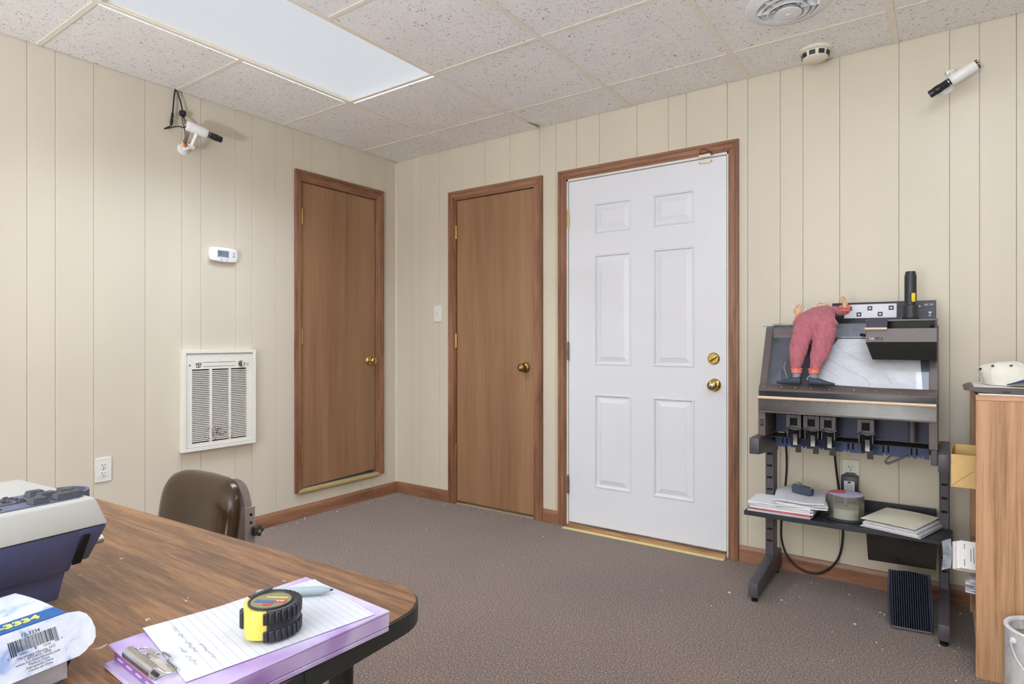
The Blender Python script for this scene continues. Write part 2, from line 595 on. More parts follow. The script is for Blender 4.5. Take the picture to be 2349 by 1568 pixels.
GX = [0.002, 0.622, 1.246, 1.872, 2.512, 3.142, 3.77, 4.40, XR - 0.002]
GY = [-0.002, -0.325, -0.958, -1.594, -2.20, -2.83, -3.46, -4.09, -4.72, -5.35, -5.98, YF + 0.002]
def jag(a, b, amp, out, step=0.007):
    """points from a to b with a crumbled edge pulled along 'out'"""
    n = max(2, int((Vector(b) - Vector(a)).length / step))
    pts = []
    for k in range(n):
        t = k / n
        p = Vector(a).lerp(Vector(b), t)
        s = amp * random.random() if 0 < k else 0
        pts.append((p.x - out[0] * s, p.y - out[1] * s))
    return pts
def lightcell(i, j): return (i in (1, 5) and j in (2, 3))
for i in range(len(GX) - 1):
    for j in range(len(GY) - 1):
        if lightcell(i, j): continue
        if (i, j) == (4, 1): pass
        x0, x1, y0, y1 = GX[i], GX[i + 1], GY[j + 1], GY[j]
        lf = 0.003 if i == 0 else 0.004
        a0 = x0 + (0.001 if i == 0 else 0.004); a1 = x1 - 0.004
        b0 = y0 + 0.004; b1 = y1 - (0.001 if j == 0 else 0.004)
        # tiles next to the visible light stop short of the grid, so light spills past their edge
        if i == 0 and j in (2, 3): a1 = x1 - 0.027
        if i == 1 and j == 1: b0 = y0 + 0.027
        e_b = jag((a0, b0), (a1, b0), 0.004 if (i == 1 and j == 1) else 0.0008, (0, -1))
        e_r = jag((a1, b0), (a1, b1), 0.004 if (i == 0 and j in (2, 3)) else 0.0008, (1, 0))
        e_t = jag((a1, b1), (a0, b1), 0.004 if j == 0 else 0.0008, (0, 1))
        e_l = jag((a0, b1), (a0, b0), 0.004 if i == 0 else 0.0008, (-1, 0))
        if (i, j) == (2, 0):                     # corner broken off, showing the dark plenum
            e_t = e_t[:-6]
            e_l = [(a0 + 0.055, b1 - 0.002)] + [q for q in e_l if q[1] < b1 - 0.16]
        bm = BM(); prism(bm, e_b + e_r + e_t + e_l, 'xy', H + random.uniform(-0.0006, 0.0006), H + 0.016)
        obj('ceiling_tile', bm, TILE, CEIL, smooth=False)
for i, x in enumerate(GX[1:-1]):
    bm = BM(); box(bm, (x - 0.012, YF + .002, H - 0.0035), (x + 0.012, -0.004, H - 0.0005), 0.0008)
    box(bm, (x - .001, YF + .002, H - .001), (x + .001, -0.004, H + .03))
    obj('tee_rail', bm, GRID, CEIL, smooth=False)
for j, y in enumerate(GY[1:-1]):
    for i in range(len(GX) - 1):
        x0 = GX[i] + (0.0125 if i else 0.002); x1 = GX[i + 1] - (0.0125 if i < len(GX) - 2 else 0.002)
        if i in (1, 5) and j == 2: continue          # the long lights span these rails
        bm = BM(); box(bm, (x0, y - 0.011, H - 0.003), (x1, y + 0.011, H - 0.0005), 0.0008)
        obj('tee_rail', bm, GRID, CEIL, smooth=False)

def ceiling_light(name, label, x0, x1, y0, y1, spill, lamp):
    t = thing(name, label, 'ceiling light', ((x0 + x1) / 2, (y0 + y1) / 2, H))
    e = 0.045 if spill else 0.0
    bm = BM(); box(bm, (x0 - e, y0 + 0.002, H + 0.020), (x1 - 0.002, y1 + e, H + 0.024))
    obj('diffuser', bm, DIFF, t, smooth=False)
    if spill:                                    # glowing strips added to imitate light leaking past the grid
        bm = BM(); box(bm, (x0 - 0.041, y0 + .004, H + 0.0012), (x0 - 0.0245, y1 - .012, H + 0.0045)); obj('spill_glow', bm, EDGE, t, smooth=False)
        bm = BM(); box(bm, (x0 + .002, y1 + 0.0235, H + 0.0012), (x1 - .004, y1 + 0.040, H + 0.0045)); obj('spill_glow', bm, EDGE, t, smooth=False)
    bm = BM()
    box(bm, (x0 - .05, y0 - .02, H + .09), (x1 + .02, y1 + .05, H + .10))
    obj('housing', bm, plain('troffer_paint', (230, 230, 228), 0.5), t, smooth=False)
    l = bpy.data.lights.new('tube_light', 'AREA'); l.shape = 'RECTANGLE'
    l.size = x1 - x0 - 0.03; l.size_y = y1 - y0 - 0.03
    l.energy = lamp[0]; l.color = FIX_COL; l.spread = lamp[1]
    lo = bpy.data.objects.new('tube_light', l); COL.objects.link(lo)
    lo.parent = t; lo.location = (0, 0, 0.012)
    return t
DIFF = emit('lit_diffuser', (218, 222, 228), 0.80)
EDGE = emit('light_spill_glow', (246, 248, 250), 1.1)  # glow of the leaking light, set as emission
ceiling_light('ceiling_light', 'lit white diffuser panel light in the ceiling grid by the left wall', 0.634, 1.234, -2.19, -0.970, True, FIX_PRISM)
t = thing('added_fill_lamp', 'black fill lamp added unseen behind the viewer to brighten the room', 'added fill light', (2.70, -5.70, 0))  # added fill lamp, never in view; it brightens the ceiling
bm = BM(); lathe(bm, [(0.15, 0), (0.15, 0.015), (0.03, 0.03), (0.012, 0.04), (0.012, 0.30)], (2.70, -5.70, 0), (0, 0, 1), 32); obj('fill_lamp_base', bm, BLACK, t)
bm = BM(); lathe(bm, [(0.012, 0.28), (0.08, 0.30), (0.165, 0.36), (0.162, 0.36), (0.08, 0.306), (0.0, 0.30)], (2.70, -5.70, 0), (0, 0, 1), 40); obj('fill_lamp_bowl', bm, BLACK, t)
l = bpy.data.lights.new('fill_light', 'AREA'); l.shape = 'DISK'; l.size = 0.30; l.energy = FILL_POWER; l.color = FIX_COL; l.spread = R(165)
lo = bpy.data.objects.new('fill_light', l); COL.objects.link(lo); lo.parent = t; lo.location = (0, 0, 0.362); lo.rotation_euler = (math.pi, 0, 0)
ceiling_light('ceiling_light', 'lit diffuser panel light in the ceiling, above the viewer on the right', 3.154, 3.758, -2.19, -0.970, False, FIX_OPAL)

# ------------------------------------------------------------------ baseboards
def baseboard(name, label, segs, axis):
    r = thing(name, label, None, (0, 0, 0), kind='structure')
    for a, b in segs:
        bm = BM()
        if axis == 'y':
            prism(bm, [(0, 0), (0.013, 0), (0.013, 0.062), (0.006, 0.078), (0, 0.080)], 'xz', a, b)
        else:
            prism(bm, [(0, 0), (-0.013, 0), (-0.013, 0.062), (-0.006, 0.078), (0, 0.080)], 'yz', a, b)
        obj('board', bm, CASINGY if axis == 'y' else CASINGX, r, smooth=False)
baseboard('baseboard_left', 'brown stained baseboard', [(YF, -0.0005)], 'y')
baseboard('baseboard_back', 'brown stained baseboard', [(0.0135, 0.5155), (1.2855, 1.3965), (2.4665, XR)], 'x')

# ------------------------------------------------------------------ doors
def casing(parent, side, outer, inner, axis):
    """mitred casing board round an opening. outer/inner=(a0,a1,b0,b1); axis: 'x' wall -> coords (y,z), 'y' wall -> (x,z)"""
    o0, o1, ob, ot = outer; i0, i1, ib, it = inner
    quads = {'left': [(o0, ob), (i0, ib), (i0, it), (o0, ot)], 'right': [(o1, ob), (i1, ib), (i1, it), (o1, ot)], 'top': [(o0, ot), (i0, it), (i1, it), (o1, ot)]}[side]
    a, b, c, d = [Vector(q) for q in quads]      # a,d outer ; b,c inner
    bm = BM()
    def lay(f0, f1, t0, t1):
        poly = [a.lerp(b, f0), a.lerp(b, f1), d.lerp(c, f1), d.lerp(c, f0)]
        if axis == 'x': prism(bm, poly, 'yz', t0, t1, 0.0012)
        else: prism(bm, poly, 'xz', -t0, -t1, 0.0012)
    lay(0, 1, 0.0, 0.009)
    lay(0.0, 0.30, 0.006, 0.017)
    lay(0.30, 0.78, 0.006, 0.014)
    return obj('casing_board', bm, CASINGY if (side == 'top' and axis == 'x') else CASINGX if side == 'top' else CASING, parent)

def hinge(parent, p, axis, mat, h=0.09):
    bm = BM()
    n = 5
    for k in range(n):
        cyl(bm, (p[0], p[1], p[2] + h * k / n + 0.0006), (p[0], p[1], p[2] + h * (k + 1) / n - 0.0006), 0.0062, n=12)
    lathe(bm, [(0.004, 0), (0.0045, 0.003), (0.002, 0.007)], (p[0], p[1], p[2] + h), (0, 0, 1), 10)
    return obj('hinge', bm, mat, parent)

def knob(parent, p, d, mat, cyl_mat, r=0.027, lock=True, ros=0.033, dirmat=None):
    k = obj('knob', _knob_bm(p, d, r), mat, parent)
    bm = BM(); lathe(bm, [(ros, 0), (ros, 0.003), (ros * 0.86, 0.009), (ros * 0.55, 0.014), (0.011, 0.016)], p, d, 28)
    obj('rose', bm, mat, k)
    if lock:
        dv = Vector(d).normalized()
        bm = BM(); lathe(bm, [(0.0105, 0.0), (0.0105, 0.0035), (0.008, 0.0045)], Vector(p) + dv * 0.060, d, 20)
        obj('lock_cylinder', bm, cyl_mat, k)
        a, b, _ = frame(d)
        bm = BM(); q = Vector(p) + dv * 0.0648
        obox(bm, facing(q, a, b), (0.0016, 0.008, 0.001)); obj('keyhole', bm, HOLE, k)
    return k
def _knob_bm(p, d, r):
    bm = BM()
    lathe(bm, [(0.010, 0.012), (0.010, 0.026), (r * 0.62, 0.032), (r * 0.93, 0.038), (r, 0.045), (r * 0.95, 0.052), (r * 0.80, 0.058), (r * 0.55, 0.0605), (r * 0.5, 0.058), (0.0, 0.058)], p, d, 28)
    return bm

# door 1 (raised small door in the left wall)
d1 = thing('door_1', 'narrow brown wooden door raised above the baseboard in the left wall', None, (0, -0.51, 0.165), kind='structure')
bm = BM()
prism(bm, [(-0.8185, 0.186), (-0.2085, 0.204), (-0.2085, 2.120), (-0.8185, 2.120)], 'yz', -0.042, -0.003, 0.0015)
sl = obj('door_slab', bm, DOORWOOD, d1, smooth=False)
bm = BM()
box(bm, (-0.10, -0.832, 0.165), (0.001, -0.8225, 2.134)); box(bm, (-0.10, -0.2045, 0.165), (0.001, -0.194, 2.134)); box(bm, (-0.10, -0.832, 2.124), (0.001, -0.194, 2.134))
obj('jamb', bm, CASING, d1, smooth=False)
for s in ('left', 'right', 'top'):
    casing(d1, s, (-0.876, -0.137, 0.163, 2.192), (-0.8235, -0.2035, 0.168, 2.125), 'x')
bm = BM(); prism(bm, [(0.0, 0.150), (0.012, 0.150), (0.020, 0.158), (0.021, 0.168), (0.016, 0.178), (0.0, 0.182)], 'xz', -0.850, -0.190); obj('sill_moulding', bm, plain('tan_sill', (178, 158, 108), 0.5), d1)
bm = BM(); box(bm, (-0.10, -0.8225, 0.165), (-0.002, -0.2045, 0.1845)); obj('threshold', bm, plain('grey_threshold', (112, 112, 110), 0.6), d1)
for z in (1.856, 1.094, 0.340): hinge(d1, (0.004, -0.8205, z), 'x', BRASS)
knob(d1, (-0.003, -0.262, 0.978), (1, 0, 0), BRASS, BRASS, 0.025, True)
bm = BM(); cyl(bm, (-0.02, -0.2065, 0.96), (-0.02, -0.2065, 0.995), 0.004); obj('latch', bm, BRASS, d1)

# door 2
d2 = thing('door_2', 'narrow brown wooden door with brass knob beside the corner', None, (0.9, 0, 0), kind='structure')
bm = BM(); box(bm, (0.5835, 0.003, 0.022), (1.2135, 0.042, 2.075), 0.0015); obj('door_slab', bm, DOORWOOD, d2, smooth=False)
bm = BM(); box(bm, (0.570, -0.001, 0), (0.5800, 0.10, 2.09)); box(bm, (1.2175, -0.001, 0), (1.227, 0.10, 2.09)); box(bm, (0.570, -0.001, 2.079), (1.227, 0.10, 2.09))
obj('jamb', bm, CASING, d2, smooth=False)
for s in ('left', 'right', 'top'):
    casing(d2, s, (0.517, 1.284, 0.0, 2.140), (0.579, 1.2185, 0.0, 2.080), 'y')
bm = BM(); box(bm, (0.58, 0.001, 0.001), (1.2175, 0.1, 0.006)); obj('threshold', bm, plain('tan_sill', (178, 158, 108), 0.5), d2)
for z in (1.814, 1.070, 0.312): hinge(d2, (0.5815, -0.005, z), 'y', BRASS)
knob(d2, (1.150, 0.003, 0.948), (0, -1, 0), DULLBRASS, STEEL, 0.026, True)
bm = BM(); cyl(bm, (1.2155, 0.02, 0.93), (1.2155, 0.02, 0.965), 0.004); obj('latch', bm, BRASS, d2)

# door 3: white six-panel door
d3 = thing('door_3', 'white six-panel entry door with brass deadbolt and knob', None, (1.93, 0, 0), kind='structure')
SX0, SX1, SZ0, SZ1 = 1.4665, 2.3995, 0.030, 2.072
PX = [(1.637, 1.871), (2.000, 2.233)]
PZ = [(0.256, 0.805), (0.975, 1.622), (1.745, 1.922)]
rects = [(SX0, SX1, SZ0, SZ1)]
for px in PX:
    for pz in PZ: rects = rect_minus(rects, (px[0], px[1], pz[0], pz[1]))
bm = BM()
xs = sorted({SX0, SX1} | {v for p in PX for v in p}); zs = sorted({SZ0, SZ1} | {v for p in PZ for v in p})
YD = 0.004
V = {}
def gv(x, z, y):
    k = (x, z, y)
    if k not in V: V[k] = bm.verts.new((x, y, z))
    return V[k]
for x0, x1 in zip(xs[:-1], xs[1:]):
    for z0, z1 in zip(zs[:-1], zs[1:]):
        if any(abs(x0 - p[0]) < 1e-6 for p in PX) and any(abs(z0 - p[0]) < 1e-6 for p in PZ): continue
        bm.faces.new((gv(x0, z0, YD), gv(x1, z0, YD), gv(x1, z1, YD), gv(x0, z1, YD)))
B = [bm.verts.new((x, 0.046, z)) for x, z in ((SX0, SZ0), (SX1, SZ0), (SX1, SZ1), (SX0, SZ1))]
bm.faces.new(list(reversed(B)))
def side(line, b0, b1):
    bm.faces.new([V[(x, z, YD)] for x, z in line] + [b1, b0])
side([(x, SZ0) for x in xs], B[0], B[1]); side([(SX1, z) for z in zs], B[1], B[2])
side([(x, SZ1) for x in reversed(xs)], B[2], B[3]); side([(SX0, z) for z in reversed(zs)], B[3], B[0])
slab3 = obj('door_slab', bm, WHITEDOOR, d3, smooth=False)
for px in PX:
    for pz in PZ:
        bm = BM()
        prof = [(0.0, 0.0), (0.003, -0.0035), (0.009, -0.0035), (0.014, 0.009), (0.019, 0.009), (0.046, 0.0005), (0.048, -0.0008)]
        rings = []
        for ins, dy in prof:
            rings.append([bm.verts.new((x, YD + dy, z)) for x, z in ((px[0] + ins, pz[0] + ins), (px[1] - ins, pz[0] + ins), (px[1] - ins, pz[1] - ins), (px[0] + ins, pz[1] - ins))])
        skin(bm, rings, (False, True))
        obj('door_panel', bm, WHITEDOOR, slab3, smooth=False)
bm = BM()
for q in ((1.452, 1.4630, 0, 2.09), (2.4032, 2.414, 0, 2.09), (1.452, 2.414, 2.0755, 2.09)):
    box(bm, (q[0], -0.002, q[2]), (q[1], 0.10, q[3]), 0.001)
box(bm, (1.463, 0.047, 0.02), (1.474, 0.06, 2.0755)); box(bm, (2.392, 0.047, 0.02), (2.4032, 0.06, 2.0755)); box(bm, (1.463, 0.047, 2.064), (2.4032, 0.06, 2.0755))
obj('jamb', bm, WHITEJAMB, d3, smooth=False)
for s in ('left', 'right', 'top'):
    casing(d3, s, (1.398, 2.4645, 0.0, 2.142), (1.4535, 2.4125, 0.0, 2.0885), 'y')
bm = BM(); prism(bm, [(-0.030, 0), (-0.030, 0.006), (-0.014, 0.017), (0.06, 0.020), (0.06, 0)], 'yz', 1.4635, 2.4025); obj('threshold', bm, wood('worn_threshold', (110, 76, 50), (166, 126, 84), (196, 158, 112), 'x', 16, 10), d3)
bm = BM(); box(bm, (1.453, -0.062, 0.0002), (2.402, -0.031, 0.0035), 0.001); obj('threshold_strip', bm, plain('yellow_tape', (232, 216, 150), 0.5, var=0.08), d3)
bm = BM(); box(bm, (SX0 + .004, 0.010, 0.0205), (SX1 - .004, 0.04, 0.0298)); obj('door_sweep', bm, plain('grey_sweep', (120, 118, 112), 0.7, var=0.3), d3)
DARKHINGE = plain('tarnished_hinge', (128, 118, 96), 0.45, 0.9, 0.3)
for z, m_ in ((1.796, BRASS), (1.000, DARKHINGE), (0.199, DARKHINGE)): hinge(d3, (1.4648, -0.005, z), 'y', m_, 0.105)
knob(d3, (2.340, YD, 0.886), (0, -1, 0), BRASS, STEEL, 0.027, True, 0.034)
db = obj('deadbolt', BM(), BRASS, d3)
bm = BM(); lathe(bm, [(0.031, 0), (0.031, 0.006), (0.027, 0.010), (0.026, 0.0085), (0.0, 0.0085)], (2.335, YD, 1.024), (0, -1, 0), 28); obj('deadbolt_plate', bm, BRASS, db)
bm = BM(); obox(bm, Matrix.Translation((2.335, YD - 0.016, 1.024)) @ Matrix.Rotation(R(-40), 4, 'Y'), (0.046, 0.016, 0.009), 0.003, 2); obj('thumb_turn', bm, BRASS, db)

# door contact sensor on the white door's head
t = thing('door_sensor', 'small cream magnetic contact sensor at the top of the white door', 'door sensor', (2.295, -0.01, 2.07))
SENS = plain('sensor_plastic', (232, 224, 204), 0.4, var=0.03)
bm = BM(); box(bm, (2.262, -0.020, 2.076), (2.324, -0.004, 2.091), 0.003, 2); box(bm, (2.254, -0.010, 2.078), (2.332, -0.003, 2.089), 0.002); obj('switch_half', bm, SENS, t)
bm = BM(); box(bm, (2.266, -0.012, 2.047), (2.320, 0.0035, 2.062), 0.003, 2); box(bm, (2.258, -0.003, 2.049), (2.328, 0.0035, 2.060), 0.002); obj('magnet_half', bm, SENS, t)
for x, z, y in ((2.258, 2.0835, -0.011), (2.328, 2.0835, -0.011), (2.262, 2.0545, -0.0035), (2.324, 2.0545, -0.0035)):
    bm = BM(); cyl(bm, (x, y, z), (x, y + .002, z), 0.0026, n=10); obj('screw', bm, DULLBRASS, t)
bm = BM()
tube(bm, [(2.268, -0.016, 2.091), (2.272, -0.022, 2.112), (2.290, -0.020, 2.117), (2.310, -0.020, 2.108), (2.330, -0.018, 2.085)], 0.0022, 8)
tube(bm, [(2.262, -0.016, 2.091), (2.285, -0.022, 2.094), (2.304, -0.022, 2.100), (2.322, -0.019, 2.104), (2.337, -0.018, 2.082)], 0.0018, 8)
obj('wire', bm, plain('red_brown_wire', (112, 52, 48), 0.5), t)

# ------------------------------------------------------------------ wall heater
t = thing('wall_heater', 'ivory louvred electric wall heater set in the left wall', 'wall heater', (0, -1.366, 0.523))
HY0, HY1, HZ0, HZ1 = -1.578, -1.157, 0.523, 1.066
bm = BM()
for q in ((HY0, HY0 + .018, HZ0, HZ1), (HY1 - .018, HY1, HZ0, HZ1), (HY0 + .018, HY1 - .018, HZ0, HZ0 + .018), (HY0 + .018, HY1 - .018, HZ1 - .018, HZ1)):
    box(bm, (0.0, q[0], q[2]), (0.036, q[1], q[3]), 0.001)
obj('frame', bm, IVORY, t, smooth=False)
cols = [(-1.526, -1.428), (-1.416, -1.318), (-1.307, -1.211)]
rects = [(HY0 + .020, HY1 - .020, HZ0 + .020, HZ1 - .020)]
for c in cols: rects = rect_minus(rects, (c[0], c[1], 0.564, 0.962))
bm = BM()
for q in rects: box(bm, (0.018, q[0], q[2]), (0.029, q[1], q[3]))
obj('front_panel', bm, IVORY, t, smooth=False)
bm = BM(); box(bm, (0.001, HY0 + .018, HZ0 + .018), (0.012, HY1 - .018, HZ1 - .018)); obj('inner_case', bm, BROWNHOLE, t, smooth=False)
pitch = (0.962 - 0.564) / 39
sm = BM(); obox(sm, Matrix.Rotation(R(14), 4, 'Y'), (0.009, 0.098, 0.0048)); sme = finish_mesh(sm, 'louvre', False); sme.materials.append(IVORY)
for c in cols:
    for k in range(38):
        meshobj('louvre', sme, t, (0.0235, (c[0] + c[1]) / 2 + 1.366, 0.564 + pitch * (k + 1) - 0.523))
bm = BM(); lathe(bm, [(0.016, 0), (0.016, 0.004), (0.013, 0.006), (0.012, 0.02), (0.0, 0.02)], (0.029, -1.2475, 0.988), (1, 0, 0), 24); kn = obj('control_knob', bm, plain('heater_knob', (84, 80, 72), 0.4), t)
bm = BM(); box(bm, (0.046, -1.2515, 0.976), (0.054, -1.2435, 1.0), 0.001); obj('knob_grip', bm, IVORY, kn)
bm = BM()
box(bm, (0.0288, -1.466, 0.998), (0.0296, -1.281, 0.9998)); obj('printed_line', bm, BLACK, t, smooth=False)
bm = BM(); box(bm, (0.0288, -1.466, 0.9755), (0.0296, -1.281, 0.9773)); obj('printed_line', bm, BLACK, t, smooth=False)
bm = BM()
def lb(y0, y1, z0, z1): box(bm, (0.0288, y0, z0), (0.0296, y1, z1))
lb(-1.503, -1.4995, 0.971, 0.997); lb(-1.5075, -1.492, 0.990, 0.993); lb(-1.503, -1.481, 0.971, 0.974); lb(-1.4935, -1.490, 0.974, 0.997); lb(-1.4935, -1.476, 0.994, 0.997); lb(-1.479, -1.4755, 0.985, 0.997); lb(-1.4935, -1.4755, 0.984, 0.987); lb(-1.4845, -1.481, 0.971, 0.984)
obj('emblem', bm, BLACK, t, smooth=False)
for y in (-1.539, -1.206):
    bm = BM(); cyl(bm, (0.029, y, 0.985), (0.0315, y, 0.985), 0.0045, n=12); obj('screw', bm, STEEL, t)
bm = BM(); random.seed(3)
for k in range(46):
    y = random.gauss(-1.385, 0.038); z = random.gauss(0.612, 0.020)
    box(bm, (0.0285, y, z), (0.0312, y + random.uniform(.002, .006), z + random.uniform(.0015, .004)))
tag(obj('rust_scale', bm, plain('rust_stain', (84, 62, 46), 0.9, var=0.3), t, smooth=False), None, kind='stuff')

# ------------------------------------------------------------------ thermostat
t = thing('thermostat', 'white thermostat with a small grey display on the left wall', 'thermostat', (0, -1.345, 1.598))
def bulge(y0, y1, z0, z1, by, bz, n=8):
    c = Vector(((y0 + y1) / 2, (z0 + z1) / 2)); pts = []
    cs = [(y1, z0), (y1, z1), (y0, z1), (y0, z0)]
    for k in range(4):
        a = Vector(cs[k]); b = Vector(cs[(k + 1) % 4])
        out = [(by, 0), (0, bz), (-by, 0), (0, -bz)][k]
        for i in range(n):
            s = i / n
            pts.append(a.lerp(b, s) + Vector(out) * (4 * s * (1 - s)))
    return pts
WHITEP = plain('white_plastic', (238, 238, 240), 0.32, var=0.01)
bm = BM(); prism(bm, bulge(-1.417, -1.272, 1.562, 1.634, 0.007, 0.004), 'yz', 0.0, 0.027, 0.004, 2); body = obj('housing', bm, WHITEP, t)
bm = BM(); box(bm, (0.0265, -1.384, 1.584), (0.0275, -1.318, 1.619)); obj('display', bm, plain('lcd_grey', (122, 132, 142), 0.25, var=0.03), t, smooth=False)
bm = BM()
for q in ((-1.387, -1.315, 1.619, 1.622), (-1.387, -1.315, 1.581, 1.584), (-1.387, -1.384, 1.581, 1.622), (-1.318, -1.315, 1.581, 1.622)): box(bm, (0.0262, q[0], q[2]), (0.029, q[1], q[3]), 0.0008)
obj('bezel', bm, WHITEP, t)
obj('digits', text_bm('76', 0.024, facing((0.0277, -1.370, 1.602), (0, 1, 0), (0, 0, 1))), plain('lcd_digit', (74, 84, 92), 0.5), t, smooth=False)
for y, z, r in ((-1.290, 1.613, .0068), (-1.290, 1.594, .0068), (-1.362, 1.570, .0055), (-1.330, 1.570, .0055)):
    bm = BM(); lathe(bm, [(r, 0), (r, 0.002), (r * .8, 0.003)], (0.0268, y, z), (1, 0, 0), 16); obj('button', bm, plain('button_grey', (190, 190, 186), 0.4), t)

# ------------------------------------------------------------------ outlets and switch
def plate(name, label, cat, origin, right, group=None):
    n = Vector(right).cross(Vector((0, 0, 1)))          # out of the wall
    t = thing(name, label, cat, origin, group=group)
    return t, facing(origin, right, (0, 0, 1))
def add_local(parent, name, bm, m, mat, smooth=True):
    bm.transform(m); return obj(name, bm, mat, parent, smooth)
def outlet(origin, right, label):
    t, m = plate('wall_outlet', label, 'outlet', origin, right)
    bm = BM(); prism(bm, rpoly(-.036, .036, -.0585, .0585, .003, 2), 'xy', 0.0, 0.0065, 0.0018); add_local(t, 'cover_plate', bm, m, OUTLETW)
    for zc in (0.020, -0.020):
        bm = BM()
        poly = [(0.0175 * math.cos(a), max(-0.0135, min(0.0135, 0.0175 * math.sin(a)))) for a in [2 * math.pi * k / 28 for k in range(28)]]
        prism(bm, [(x, y + zc) for x, y in poly], 'xy', 0.005, 0.0085); r = add_local(t, 'receptacle', bm, m, OUTLETW)
        bm = BM(); box(bm, (-.0078, zc + .000, .008), (-.0052, zc + .0085, .0088)); box(bm, (.0052, zc + .001, .008), (.0074, zc + .0075, .0088))
        cyl(bm, (0, zc - .0075, .008), (0, zc - .0075, .0088), .0026, n=12); add_local(r, 'slot', bm, m, HOLE, False)
    bm = BM(); lathe(bm, [(.0032, 0), (.0025, .001)], (0, 0, .0064), (0, 0, 1), 12); add_local(t, 'screw', bm, m, STEEL)
    return t
outlet((0.0, -1.940, 0.494), (0, 1, 0), 'white duplex outlet low on the left wall beyond the desk')
outlet((2.965, 0.0, 0.510), (1, 0, 0), 'white duplex outlet on the back wall, holding the black power adapter')
t, m = plate('light_switch', 'small white toggle light switch between the corner and the brown door', 'light switch', (0.414, 0.0, 1.308), (1, 0, 0))
bm = BM(); prism(bm, rpoly(-.036, .036, -.0585, .0585, .003, 2), 'xy', 0.0, 0.0065, 0.0018); add_local(t, 'cover_plate', bm, m, OUTLETW)
bm = BM(); prism(bm, rpoly(-.005, .005, -.012, .012, .002, 2), 'xy', 0.005, 0.0075); add_local(t, 'collar', bm, m, OUTLETW)
bm = BM(); obox(bm, Matrix.Translation((0, .002, .012)) @ Matrix.Rotation(R(-28), 4, 'X'), (.006, .009, .016), .0015); add_local(t, 'toggle', bm, m, OUTLETW)
for y in (.030, -.030):
    bm = BM(); lathe(bm, [(.003, 0), (.0024, .001)], (0, y, .0064), (0, 0, 1), 12); add_local(t, 'screw', bm, m, IVORY)

# ------------------------------------------------------------------ ceiling vent and smoke detector
VENTW = plain('vent_enamel', (232, 232, 232), 0.35, var=0.02)
t = thing('ceiling_vent', 'round white ceiling air diffuser with concentric rings', 'air vent', (2.815, -0.612, H))
bm = BM(); lathe(bm, [(0.160, 0.0), (0.160, 0.003), (0.150, 0.008), (0.118, 0.017), (0.112, 0.012), (0.112, -0.03)], (2.815, -0.612, H), (0, 0, -1), 48, (False, False)); obj('outer_flange', bm, VENTW, t)
for k, (r, d0, d1) in enumerate(((0.100, -0.004, 0.020), (0.076, 0.004, 0.029))):
    bm = BM(); lathe(bm, [(r - .015, d0), (r, d1), (r - .003, d1 + .002), (r - .018, d0)], (2.815, -0.612, H), (0, 0, -1), 48, (False, False)); obj('ring', bm, VENTW, t)
bm = BM(); lathe(bm, [(0.030, 0.012), (0.050, 0.034), (0.050, 0.0365), (0.040, 0.0385), (0.009, 0.040), (0.007, 0.043), (0, 0.0435)], (2.815, -0.612, H), (0, 0, -1), 40, (False, False)); obj('centre_disc', bm, VENTW, t)
for k in range(8):
    a = 2 * math.pi * k / 8 + 0.2
    bm = BM(); obox(bm, Matrix.Translation((2.815 + .079 * math.cos(a), -0.612 + .079 * math.sin(a), H - 0.008)) @ Matrix.Rotation(a, 4, 'Z'), (0.066, 0.002, 0.026))
    obj('spoke', bm, VENTW, t, smooth=False)
bm = BM(); lathe(bm, [(0.112, -0.03), (0.0, -0.03)], (2.815, -0.612, H), (0, 0, -1), 40, (False, False)); obj('duct', bm, plain('duct_dark', (44, 50, 76), 0.7), t)

t = thing('smoke_detector', 'cream smoke detector with dark slots on the ceiling by the back wall', 'smoke detector', (2.838, -0.140, H))
SMK = plain('smoke_plastic', (232, 224, 206), 0.4, var=0.02)
bm = BM(); lathe(bm, [(0.068, 0), (0.068, 0.012), (0.063, 0.016), (0.060, 0.016)], (2.838, -0.140, H), (0, 0, -1), 40); obj('base', bm, SMK, t)
bm = BM(); lathe(bm, [(0.058, 0.015), (0.052, 0.043), (0.046, 0.0475), (0.0, 0.050)], (2.838, -0.140, H), (0, 0, -1), 40); b2 = obj('chamber', bm, SMK, t)
for k in range(9):
    a = R(-94 + 40 * k)
    bm = BM(); obox(bm, Matrix.Translation((2.838 + .0553 * math.cos(a), -0.140 + .0553 * math.sin(a), H - 0.030)) @ Matrix.Rotation(a, 4, 'Z') @ Matrix.Rotation(R(12), 4, 'Y'), (0.003, 0.025, 0.019)); obj('slot', bm, plain('slot_navy', (40, 46, 60), 0.5), b2, smooth=False)

